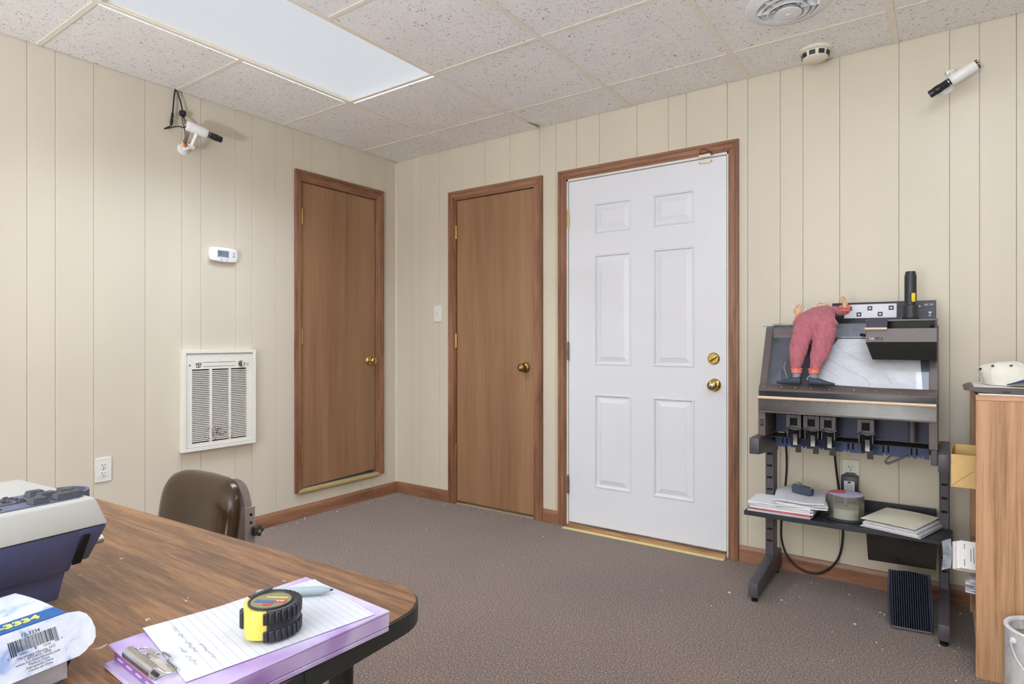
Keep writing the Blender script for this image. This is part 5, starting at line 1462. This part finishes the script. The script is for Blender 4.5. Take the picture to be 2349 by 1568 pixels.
for k in range(13):
    a = math.pi * k / 12
    rings_.append(ring(bm, hc + Vector((0, -math.cos(a) * 0.034, 0)), Vector((1, 0, 0)), Vector((0, 0, 1)), max(.030 * math.sin(a), 1e-4), max(.033 * math.sin(a), 1e-4), 20))
skin(bm, rings_)
lathe(bm, [(.006, 0), (.0065, .004), (.004, .008), (0.0, .009)], hc + Vector((-0.006, -0.004, 0.030)), (0, 0, 1), 12)
tube(bm, [(2.885, -0.205, 1.252), (2.876, -0.185, 1.250)], .013, 12, 0)
lathe(bm, [(.007, 0), (.006, .004), (0, .006)], hc + Vector((-0.028, 0.004, 0.0)), (-1, 0, 0), 10)
hd = obj('head', remesh(bm, 0.0015, 2), FLESH, t)
bm = BM(); lathe(bm, [(.0034, 0), (.0028, .0012), (0, .0018)], hc + Vector((-0.014, 0.008, 0.0275)), (-.35, .1, 1), 10); obj('eye', bm, BLACK, hd)
bm = BM(); lathe(bm, [(.0034, 0), (.0028, .0012), (0, .0018)], hc + Vector((0.010, 0.008, 0.0295)), (.25, .1, 1), 10); obj('eye', bm, BLACK, hd)
bm = BM(); tube(bm, [hc + Vector((-0.012, -0.014, 0.0270)), hc + Vector((-0.002, -0.017, 0.0285)), hc + Vector((0.008, -0.014, 0.0280))], .0016, 6, 3); obj('mouth', bm, plain('doll_lip', (190, 80, 80), 0.5), hd)
bm = BM()
rings_ = [ring(bm, hc + Vector((0, 0.012 + .024 * math.sin(a), -.002)), Vector((1, 0, 0)), Vector((0, 0, 1)), max(.0325 * math.cos(a), 1e-4), max(.0345 * math.cos(a), 1e-4), 20) for a in [R(x) for x in (0, 20, 40, 60, 80, 89)]]
skin(bm, rings_); obj('hair', bm, plain('doll_hair', (120, 84, 50), 0.8, var=0.2, vscale=200, bmp=0.5, bscale=400), hd)

# ------------------------------------------------------------------ things on the stand's shelf
SZ = 0.3582
random.seed(21)
t = thing('paper_stack', 'untidy stack of white papers on the left of the black shelf', 'papers', (2.73, -0.28, SZ))
z = SZ + 0.0004
for k in range(16):
    top = k >= 9
    if top: cx_, cy_, w_, d_, an_ = 2.790 + random.uniform(-.006, .006), -0.225 + random.uniform(-.008, .008), 0.200, 0.270, R(random.uniform(4, 14))
    else: cx_, cy_, w_, d_, an_ = 2.730 + random.uniform(-.007, .007), -0.283 + random.uniform(-.004, .004), 0.255, 0.172, R(random.uniform(-4, 3))
    th = random.choice((0.0012, 0.002, 0.004, 0.006)) if k not in (4,) else 0.006
    amp = (0.0025 if top else 0.0016); ph = random.uniform(0, 6); fq = random.uniform(2.0, 3.0)
    bm = BM()
    def PP(u, v_, cx_=cx_, cy_=cy_, w_=w_, d_=d_, an_=an_, z=z):
        x, y = (u - .5) * w_, (v_ - .5) * d_
        return Vector((cx_ + x * math.cos(an_) - y * math.sin(an_), cy_ + x * math.sin(an_) + y * math.cos(an_), z + (k / 16.0) * amp * (1 + math.sin(ph + fq * u * 3))))
    V_ = [[[bm.verts.new(PP(i / 8, j / 4) + Vector((0, 0, dz))) for j in range(5)] for i in range(9)] for dz in (0, th)]
    for i in range(8):
        for j in range(4):
            for L_ in (0, 1): bm.faces.new((V_[L_][i][j], V_[L_][i + 1][j], V_[L_][i + 1][j + 1], V_[L_][i][j + 1]))
    for L1, idx in (('b', [(i, 0) for i in range(9)]), ('t', [(i, 4) for i in range(9)]), ('l', [(0, j) for j in range(5)]), ('r', [(8, j) for j in range(5)])):
        for (a, b), (c, d) in zip(idx[:-1], idx[1:]): bm.faces.new((V_[0][a][b], V_[0][c][d], V_[1][c][d], V_[1][a][b]))
    mt = plain('red_booklet', (206, 84, 92), 0.35) if k == 3 else random.choice((PAPER, PAPERSHADE, PAPER, plain('grey_white_paper', (206, 208, 214), 0.8)))
    obj('booklet' if k == 3 else 'sheet', bm, mt, t, smooth=False)
    z += th + amp * 2 / 16.0 + 0.0003
STZ = z + 0.0032
t = thing('tape_dispenser', 'small dark slate tape dispenser on top of the paper stack', 'tape dispenser', (2.800, -0.215, STZ))
DSP = plain('dark_slate_plastic', (66, 78, 96), 0.4, var=0.05)
mt_ = Matrix.Translation((2.800, -0.215, STZ)) @ Matrix.Rotation(R(-20), 4, 'Z')
bm = BM(); prism(bm, [(-.044, 0), (.040, 0), (.044, .012), (.044, .028), (.024, .034), (-.040, .040), (-.046, .030)], 'xz', -.014, .014, 0.002); bm.transform(mt_); obj('body', bm, DSP, t)
bm = BM(); lathe(bm, [(.016, -.009), (.016, .009), (.010, .009), (.010, -.009)], (-.024, 0, .034), (0, 1, 0), 24); bm.transform(mt_); obj('tape_roll', bm, clear('clear_tape', (225, 222, 205), dust=0.35, dustcol=(220, 214, 190)), t)
bm = BM(); prism(bm, [(.038, .030), (.048, .033), (.047, .035), (.037, .033)], 'xz', -.010, .010); bm.transform(mt_); obj('cutter', bm, STEEL, t)

t = thing('disc_spindle', 'clear disc spindle tub with a red and lilac lid label on the shelf', 'disc spindle', (2.974, -0.255, SZ))
DC = (2.974, -0.255, SZ)
bm = BM(); lathe(bm, [(0.077, 0.0003), (0.078, 0.004), (0.074, 0.008), (0.070, 0.009)], DC, (0, 0, 1), 40); obj('base', bm, plain('spindle_black', (52, 54, 58), 0.35), t)
bm = BM(); lathe(bm, [(0.0635, 0.009), (0.0635, 0.050), (0.008, 0.0505)], DC, (0, 0, 1), 40); obj('discs', bm, plain('disc_edge', (196, 202, 196), 0.3, var=0.06), t)
bm = BM(); lathe(bm, [(0.0075, 0.050), (0.0070, 0.088), (0.0, 0.090)], DC, (0, 0, 1), 18); obj('pin', bm, plain('pin_grey', (120, 124, 132), 0.4), t)
bm = BM(); lathe(bm, [(0.0705, 0.0095), (0.0700, 0.098), (0.0640, 0.104), (0.0630, 0.1025), (0.0685, 0.097), (0.0690, 0.0095)], DC, (0, 0, 1), 48, (False, False)); obj('cover', bm, clear('spindle_clear', (250, 250, 246), dust=0.09, dustcol=(232, 230, 216)), t)
def wedge(name, a0, a1, mat):
    bm = BM(); pts = [(DC[0], DC[1])] + [(DC[0] + 0.0665 * math.cos(R(a0 + (a1 - a0) * k / 20)), DC[1] + 0.0665 * math.sin(R(a0 + (a1 - a0) * k / 20))) for k in range(21)]
    prism(bm, pts, 'xy', SZ + 0.1045, SZ + 0.1055); obj(name, bm, mat, t, smooth=False)
wedge('label', 95, 200, plain('label_rose', (214, 92, 104), 0.35)); wedge('label', 200, 455, plain('label_lilac', (190, 190, 226), 0.35, var=0.05))

t = thing('manila_folder', 'cream manila folder stuffed with papers on the right of the shelf', 'folder', (3.19, -0.27, SZ))
fa = R(-17)
def fxy(x, y): return (3.172 + x * math.cos(fa) - y * math.sin(fa), -0.250 + x * math.sin(fa) + y * math.cos(fa))
z = SZ + 0.0006
def fsheet(name, w_, d_, ox, oy, th, mat, lift=0.0):
    global z
    bm = BM(); n_ = 8
    A = []; B = []
    for i in range(n_ + 1):
        for j in range(n_ + 1):
            u, v_ = i / n_, j / n_; x, y = fxy((u - .5) * w_ + ox, (v_ - .5) * d_ + oy)
            h = z + lift * (math.sin(math.pi * (0.15 + 0.7 * u)) * (0.4 + 0.6 * v_))
            A.append(bm.verts.new((x, y, h))); B.append(bm.verts.new((x, y, h + th)))
    I = lambda i, j: i * (n_ + 1) + j
    for i in range(n_):
        for j in range(n_):
            for L_ in (A, B): bm.faces.new((L_[I(i, j)], L_[I(i + 1, j)], L_[I(i + 1, j + 1)], L_[I(i, j + 1)]))
        for j in (0, n_): bm.faces.new((A[I(i, j)], A[I(i + 1, j)], B[I(i + 1, j)], B[I(i, j)]))
        for j in (0, n_): bm.faces.new((A[I(j, i)], A[I(j, i + 1)], B[I(j, i + 1)], B[I(j, i)]))
    z += th + 0.0005
    return obj(name, bm, mat, t, smooth=False)
fsheet('back_cover', 0.205, 0.262, 0.0, 0.0, 0.0009, MANILA)
for k in range(8):
    fsheet('sheet', 0.198 + random.uniform(-.004, .006), 0.258, 0.010 + random.uniform(-.006, .008), random.uniform(-.012, .002), random.choice((.0015, .0025, .003)), random.choice((PAPER, PAPERSHADE)), 0.0015 * k / 8)
z += 0.004
fsheet('front_cover', 0.200, 0.258, -0.006, 0.010, 0.0010, MANILA, 0.006)

# tray slung under the shelf (a part of the stand)
stand = bpy.data.objects['machine_stand']
TRAY = plain('smoked_black_plastic', (36, 33, 30), 0.22, var=0.25, vscale=14)
bm = BM()
tb_ = [(3.060, -0.285, 0.208), (3.292, -0.285, 0.214), (3.292, -0.085, 0.214), (3.060, -0.085, 0.208)]
A = [bm.verts.new(p) for p in tb_]; B = [bm.verts.new((p[0] + (-.008 if p[0] < 3.1 else 0.004), p[1] - (.006 if p[1] < -.2 else 0), 0.3375)) for p in tb_]
skin(bm, [A, B], (True, False)); bmesh.ops.recalc_face_normals(bm, faces=bm.faces); bmesh.ops.solidify(bm, geom=list(bm.faces), thickness=0.003)
obj('under_shelf_tray', bm, TRAY, stand, smooth=False)

# pleated filter leaning on the floor below the tray
t = thing('pleated_filter', 'black pleated filter panel standing on the carpet under the tray', 'filter', (3.215, -0.40, 0.0))
PL = plain('pleat_navy_black', (40, 44, 60), 0.6, var=0.1)
ft_m = Matrix.Translation((3.216, -0.412, 0.002)) @ Matrix.Rotation(R(9), 4, 'Z') @ Matrix.Rotation(R(-18), 4, 'X')
npl = 17; pw_ = 0.128 / npl
for k in range(npl):
    x = -0.064 + k * pw_
    bm = BM(); h0 = 0.006 + 0.004 * abs(k - 8) / 8 * 0; h1 = 0.218 - 0.0004 * (k - 8) ** 2 * 0.3
    prism(bm, [(x + .0002, 0.016), (x + pw_ * .38, -0.006 - 0.006 * (1 - ((k - 8) / 8.5) ** 2)), (x + pw_ * .62, -0.006 - 0.006 * (1 - ((k - 8) / 8.5) ** 2)), (x + pw_ - .0002, 0.016)], 'xy', 0.010, h1); bm.transform(ft_m); obj('pleat', bm, PL, t, smooth=False)
FRM = plain('filter_frame', (84, 86, 90), 0.5)
bm = BM(); box(bm, (-.066, -.006, 0.002), (.066, .018, 0.010), 0.002); bm.transform(ft_m); obj('bottom_rail', bm, FRM, t)
for sx in (-1, 1):
    bm = BM(); tube(bm, [(sx * .064, .006, .004), (sx * .070, .006, .05), (sx * .071, .006, .12), (sx * .066, .006, .216)], 0.004, 8, 4); bm.transform(ft_m); obj('side_rail', bm, PL, t)
bm = BM(); box(bm, (-.068, 0.016, 0.004), (.068, .020, 0.216)); bm.transform(ft_m); obj('backing', bm, PL, t, smooth=False)

# power adapter and the sorter's cord
t = thing('power_adapter', 'black plug-in power adapter with white label in the back wall outlet', 'power adapter', (2.965, -0.03, 0.47))
bm = BM(); box(bm, (2.931, -0.056, 0.418), (2.999, -0.012, 0.500), 0.004, 2); prism(bm, [(2.935, 0.498), (2.995, 0.498), (2.982, 0.510), (2.948, 0.510)], 'xz', -0.050, -0.012); obj('case', bm, plain('adapter_black', (34, 36, 46), 0.4), t)
bm = BM(); box(bm, (2.944, -0.0568, 0.430), (2.986, -0.0558, 0.478)); ab = obj('rating_label', bm, plain('label_white', (206, 208, 214), 0.5, var=0.1, vscale=250), t, smooth=False)
bm = BM(); box(bm, (2.958, -0.0572, 0.468), (2.971, -0.0566, 0.476)); obj('label_mark', bm, INK, ab, smooth=False)
for k in range(5):
    bm = BM(); box(bm, (2.948, -0.0572, 0.436 + .006 * k), (2.982 - .004 * (k % 2), -0.0566, 0.4375 + .006 * k)); obj('label_line', bm, INKG, ab, smooth=False)
bm = BM(); box(bm, (2.957, -0.013, 0.488), (2.9595, -0.0086, 0.495)); box(bm, (2.9705, -0.013, 0.488), (2.973, -0.0086, 0.495)); obj('prong', bm, BRASS, t, smooth=False)
bm = BM(); tube(bm, [(2.996, -0.03, 0.440), (3.006, -0.022, 0.425), (3.007, -0.012, 0.40), (3.000, -0.010, 0.37)], 0.0016, 6, 4); obj('lead', bm, plain('lead_tan', (150, 134, 104), 0.5), t)
t = bpy.data.objects['coin_sorter']
bm = BM(); tube(bm, [(2.700, -0.098, 0.72), (2.698, -0.060, 0.62), (2.694, -0.024, 0.50), (2.684, -0.023, 0.37), (2.672, -0.024, 0.26), (2.672, -0.026, 0.15), (2.705, -0.028, 0.065), (2.775, -0.030, 0.020), (2.850, -0.028, 0.030), (2.915, -0.026, 0.105), (2.935, -0.024, 0.22), (2.926, -0.022, 0.36), (2.910, -0.024, 0.50), (2.903, -0.055, 0.62), (2.900, -0.098, 0.72)], 0.0048, 10, 6); obj('power_cord', bm, CABLE, t)

# ------------------------------------------------------------------ oak bookcase on the right and what it holds
t = thing('bookcase', 'oak laminate bookcase standing end-on at the right edge', 'bookcase', (3.57, -0.36, 0))
BX0, BX1, BY0, BY1, BH = 3.404, 3.735, -0.670, -0.050, 0.936
bm = BM(); box(bm, (BX0, BY0, 0), (BX1, BY0 + .018, BH - .019), 0.001); obj('side_panel', bm, OAK, t, smooth=False)
bm = BM(); box(bm, (BX0, BY1 - .018, 0), (BX1, BY1, BH - .019), 0.001); obj('side_panel', bm, OAK, t, smooth=False)
bm = BM(); box(bm, (BX0, BY0, BH - .0185), (BX1, BY1, BH), 0.001); obj('top_board', bm, OAKX, t, smooth=False)
bm = BM(); box(bm, (BX1 - .006, BY0 + .018, 0.02), (BX1, BY1 - .018, BH - .019)); obj('back_panel', bm, OAK, t, smooth=False)
for zz in (0.08, 0.250, 0.312, 0.60):
    bm = BM(); box(bm, (BX0 + .004, BY0 + .0185, zz - .010), (BX1 - .0065, BY1 - .0185, zz), 0.0006); obj('shelf', bm, OAKX, t, smooth=False)

t = thing('paper_bag', 'open kraft paper bag jutting from the bookcase shelf', 'paper bag', (3.40, -0.50, 0.60))
bm = BM()
def bagring(zz, s, notch=0.0):
    out = []
    for k, (x, y) in enumerate([(3.338, -0.555), (3.39, -0.557), (3.45, -0.558), (3.53, -0.558), (3.53, -0.50), (3.53, -0.448), (3.45, -0.446), (3.39, -0.445), (3.350, -0.446), (3.340, -0.50)]):
        d_ = 0.022 if k in (0, 1, 2, 3) and notch else (0.012 if k == 9 and notch else 0)
        out.append(bm.verts.new((x, y, zz - d_)))
    return out
skin(bm, [bagring(0.6015, 1), bagring(0.66, 1), bagring(0.738, 1, 1)], (True, False))
bmesh.ops.recalc_face_normals(bm, faces=bm.faces); bmesh.ops.solidify(bm, geom=list(bm.faces), thickness=0.0012)
obj('bag', bm, KRAFT, t, smooth=False)
bm = BM(); tube(bm, [(3.340, -0.5562, 0.606), (3.365, -0.5572, 0.630), (3.402, -0.5582, 0.662)], 0.0006, 4, 0); obj('crease', bm, plain('kraft_crease', (170, 132, 80), 0.8), t, smooth=False)

# envelopes leaning on the shelf, sticking out of the bookcase
ENV = plain('envelope_white', (234, 232, 228), 0.7, var=0.02); ENVP = plain('envelope_pink', (226, 196, 204), 0.7)
em = Matrix.Translation((3.405, -0.585, 0.322)) @ Matrix.Rotation(R(52), 4, 'X')
for k in range(7):
    nm = ['lowest', 'second lowest', 'third', 'middle', 'fifth', 'second from front', 'front addressed'][k]
    lab = {0: 'rearmost white envelope in the bundle on the bookcase shelf', 1: 'white envelope second from the back of the shelf bundle', 2: 'white envelope third from the back of the shelf bundle', 3: 'pinkish envelope in the middle of the shelf bundle', 4: 'white envelope right in front of the pinkish one', 5: 'white envelope just behind the addressed front envelope', 6: 'front envelope of the shelf bundle, with printed address lines'}[k]
    th = 0.0032
    bm = BM(); o_ = random.uniform(-.004, .004)
    obox(bm, Matrix.Translation((0.004 * k * 0.9 + o_, 0.052, -0.012 + 0.0042 * k)), (0.126, 0.100, th), 0.0006); bm.transform(em)
    e = thing('envelope', lab, 'envelope', (3.405, -0.585, 0.322), group='envelopes bundled on the bookcase shelf')
    obj('paper', bm, ENVP if k == 3 else ENV, e, smooth=False)
    if k == 6:
        for (x0_, y0_, y1_) in ((-0.030, 0.010, 0.035), (-0.012, 0.030, 0.075), (-0.004, 0.024, 0.082), (0.004, 0.030, 0.070), (-0.030, 0.072, 0.090)):
            bm = BM(); box(bm, (x0_, y0_, -0.012 + 0.0042 * k + .0016), (x0_ + .0022, y1_, -0.012 + 0.0042 * k + .0019)); bm.transform(em); obj('address_line', bm, INKG, e, smooth=False)
SLV = clear('milky_sleeve', (232, 236, 240), rough=0.2, dust=0.5, dustcol=(206, 212, 220))
t = thing('plastic_sleeve', 'milky plastic sleeve round the left end of the envelope bundle', 'plastic sleeve', (3.33, -0.585, 0.32))
bm = BM()
def slv(u, v_):
    return em @ Vector((-0.094 + 0.026 * u + 0.004 * math.sin(3 * v_), -0.006 + 0.108 * v_, -0.020 + 0.034 * u + 0.004 * math.sin(math.pi * u)))
grid_sheet(bm, slv, 6, 8, 0.0006); obj('sheet', bm, SLV, t)
t = thing('crumpled_papers', 'crumpled white papers on the low shelf below the envelopes', 'papers', (3.43, -0.56, 0.25))
for k in range(5):
    bm = BM(); a0 = random.uniform(0, 6)
    grid_sheet(bm, lambda u, v_, k=k, a0=a0: Vector((3.378 + 0.012 * (k % 3) + 0.11 * u, -0.60 + 0.07 * v_, 0.2535 + 0.009 * k + 0.003 * noise.noise(Vector((u * 5 + a0, v_ * 5, k))))), 10, 8, 0.0008)
    obj('sheet', bm, PAPER, t, smooth=False)

# flat tray, loose papers and cap on top of the bookcase
t = thing('loose_papers', 'thin white papers under the dark tray on the bookcase', 'papers', (3.57, -0.5, BH))
bm = BM(); box(bm, (3.412, -0.664, BH + .0004), (3.70, -0.40, BH + .0040)); obj('sheet', bm, PAPER, t, smooth=False)
t = thing('desk_tray', 'flat dark brown plastic tray on top of the bookcase', 'tray', (3.56, -0.5, BH + .0042))
TRB = plain('brown_black_plastic', (82, 70, 68), 0.4, var=0.05)
bm = BM(); prism(bm, [(3.372, BH + .0140), (3.402, BH + .0085), (3.450, BH + .0046), (3.728, BH + .0046), (3.728, BH + .0245), (3.392, BH + .0245)], 'xz', -0.655, -0.36, 0.0012); obj('body', bm, TRB, t, smooth=False)
bm = BM(); box(bm, (3.400, -0.648, BH + .0246), (3.722, -0.365, BH + .0266)); obj('inset', bm, plain('tray_white', (214, 214, 212), 0.5), t, smooth=False)
bm = BM(); box(bm, (3.473, -0.6562, BH + .0085), (3.496, -0.6545, BH + .0135)); obj('latch', bm, BLACK, t, smooth=False)

CZ = BH + .0270
t = thing('baseball_cap', 'off-white baseball cap with navy bill resting on the tray', 'cap', (3.515, -0.51, CZ))
CAPW = plain('cap_cotton', (224, 220, 208), 0.85, var=0.03, bmp=0.2, bscale=500); CAPN = plain('cap_navy', (38, 52, 98), 0.7, var=0.08)
bm = BM()
rings_ = []
NR, NS = 14, 40
for i in range(NR):
    f = i / (NR - 1)
    h = math.sin(f * math.pi / 2) ** 0.95; r = math.cos(f * math.pi / 2) ** 0.8 if f < 1 else 0.001
    rr = []
    for k in range(NS):
        a = 2 * math.pi * k / NS
        wob = 0.010 * noise.noise(Vector((math.cos(a) * 2.2, math.sin(a) * 2.2, h * 2.0 + 3))) + 0.006 * noise.noise(Vector((math.cos(a) * 5, math.sin(a) * 5, h * 4)))
        left = max(0, -math.cos(a)) * 0.022 * math.sin(min(f * 1.15, 1) * math.pi) ** 1.5
        x = 3.520 + (0.088 * r + wob * (0.3 + f) + left) * math.cos(a) - 0.010 * h; y = -0.510 + (0.082 * r + wob * (0.3 + f)) * math.sin(a)
        zz = CZ + 0.001 + 0.079 * h * (1 - 0.10 * math.cos(a) * r) + (0.006 * noise.noise(Vector((x * 30, y * 30, 1))) if 0.2 < f else 0)
        rr.append(bm.verts.new((x, y, zz)))
    rings_.append(rr)
skin(bm, rings_, (False, True)); cr = obj('crown', bm, CAPW, t, smooth=70)
for a_d, hh in ((-2.55, 0.80), (-1.9, 0.86), (-2.9, 0.68), (-1.0, 0.90)):
    # eyelets sit on the crown surface
    best = min((v for v in cr.data.vertices), key=lambda v: (math.atan2(v.co.y, v.co.x - 0.005) - a_d) ** 2 + ((v.co.z) / 0.079 - hh) ** 2 * 6)
    p = best.co.copy(); nn = best.normal.copy()
    bm = BM(); lathe(bm, [(.0045, -.001), (.0048, .0012), (.002, .0016)], p, nn, 12); obj('eyelet', bm, plain('eyelet_navy', (40, 44, 62), 0.5), cr, local=True)
for a_d in (-2.25, -1.3):
    pts = []
    for f in range(1, NR - 1):
        k = int(((a_d % (2 * math.pi)) / (2 * math.pi)) * NS); v = cr.data.vertices[f * NS + k]; pts.append(v.co + v.normal * 0.0006)
    bm = BM(); tube(bm, pts, 0.0012, 6, 3); obj('seam', bm, CAPW, cr, local=True)
bm = BM()
def billP(u, v_):
    an = R(-110 + 105 * u); rad = 0.078 + 0.070 * v_ * math.sin(math.pi * (0.12 + 0.76 * u))
    return Vector((3.523 + rad * math.cos(an), -0.512 + rad * math.sin(an), CZ + 0.0075 + 0.022 * math.sin(math.pi * u) - 0.004 * v_ * math.sin(math.pi * u)))
grid_sheet(bm, billP, 20, 6, 0.003); obj('bill', bm, CAPN, t)

# ------------------------------------------------------------------ paint pail in the corner of the picture
t = thing('paint_pail', 'battered white metal paint pail with wire handle beside the bookcase', 'pail', (3.566, -0.806, 0))
def make_pail():
    m, nt, b = newmat('paint_smeared_steel')
    f = noise_tex(nt, coords(nt, (1, 1, 0.4)), 22, 5, 0.65, 0.5)
    nt.links.new(ramp(nt, f, [(0.35, lin((186, 190, 196))), (0.55, lin((226, 229, 233))), (0.7, lin((240, 240, 240)))]), b.inputs['Base Color'])
    b.inputs['Roughness'].default_value = 0.45
    return m
PAIL = make_pail(); PC = (3.566, -0.806, 0)
bm = BM(); lathe(bm, [(0.094, 0.0005), (0.096, 0.004), (0.096, 0.243), (0.0985, 0.246), (0.0995, 0.250), (0.0975, 0.253), (0.088, 0.252), (0.086, 0.246), (0.093, 0.243), (0.093, 0.006), (0.0, 0.006)], PC, (0, 0, 1), 48); obj('can', bm, PAIL, t)
bm = BM(); lathe(bm, [(0.092, 0.214), (0.0, 0.214)], PC, (0, 0, 1), 40, (False, True)); obj('dried_paint', bm, plain('dried_paint', (150, 134, 112), 0.7, var=0.15), t)
hx = Vector((-0.816, -0.578, 0)).normalized()
for s in (-1, 1):
    q = Vector(PC) + hx * s * 0.096 + Vector((0, 0, 0.222))
    bm = BM(); lathe(bm, [(0.010, 0), (0.009, 0.005), (0.004, 0.008), (0.0, 0.0085)], q, hx * s, 16); obj('ear', bm, PAIL, t)
side_ = Vector((0.35, -0.94, 0)).normalized()
q0 = Vector(PC) + hx * 0.106 + Vector((0, 0, 0.222)); q1 = Vector(PC) - hx * 0.106 + Vector((0, 0, 0.222))
pts = [q0]
for k in range(1, 12):
    a = math.pi * k / 12; pts.append(Vector(PC) + hx * 0.112 * math.cos(a) + side_ * 0.118 * math.sin(a) + Vector((0, 0, 0.222 - 0.115 * math.sin(a))))
pts.append(q1)
bm = BM(); tube(bm, pts, 0.0022, 8, 3); obj('handle', bm, plain('handle_wire', (214, 216, 218), 0.35, 0.6), t)

# ------------------------------------------------------------------ lint and crumbs on the carpet
bm = BM(); random.seed(31)
def crumb(x, y, s):
    obox(bm, Matrix.Translation((x, y, s * .5 + .0004)) @ Matrix.Rotation(random.uniform(0, 3), 4, 'Z') @ Matrix.Rotation(random.uniform(-.4, .4), 4, 'X'), (s * random.uniform(.8, 2.2), s * random.uniform(.6, 1.2), s * .7))
for k in range(46): crumb(random.uniform(0.02, 0.10), random.uniform(-1.3, -0.02), random.uniform(.002, .005))
for k in range(26): crumb(random.uniform(0.05, 1.4), random.uniform(-0.12, -0.02), random.uniform(.0015, .004))
for k in range(30): crumb(random.uniform(0.4, 3.35), random.uniform(-2.3, -0.1), random.uniform(.0015, .004))
for k in range(26): crumb(random.uniform(2.5, 3.38), random.uniform(-0.75, -0.1), random.uniform(.002, .0055))
o = obj('carpet_crumbs', bm, plain('crumb_white', (214, 210, 204), 0.8), None, smooth=False)
tag(o, 'pale crumbs and lint scattered on the brown carpet', 'debris', kind='stuff')
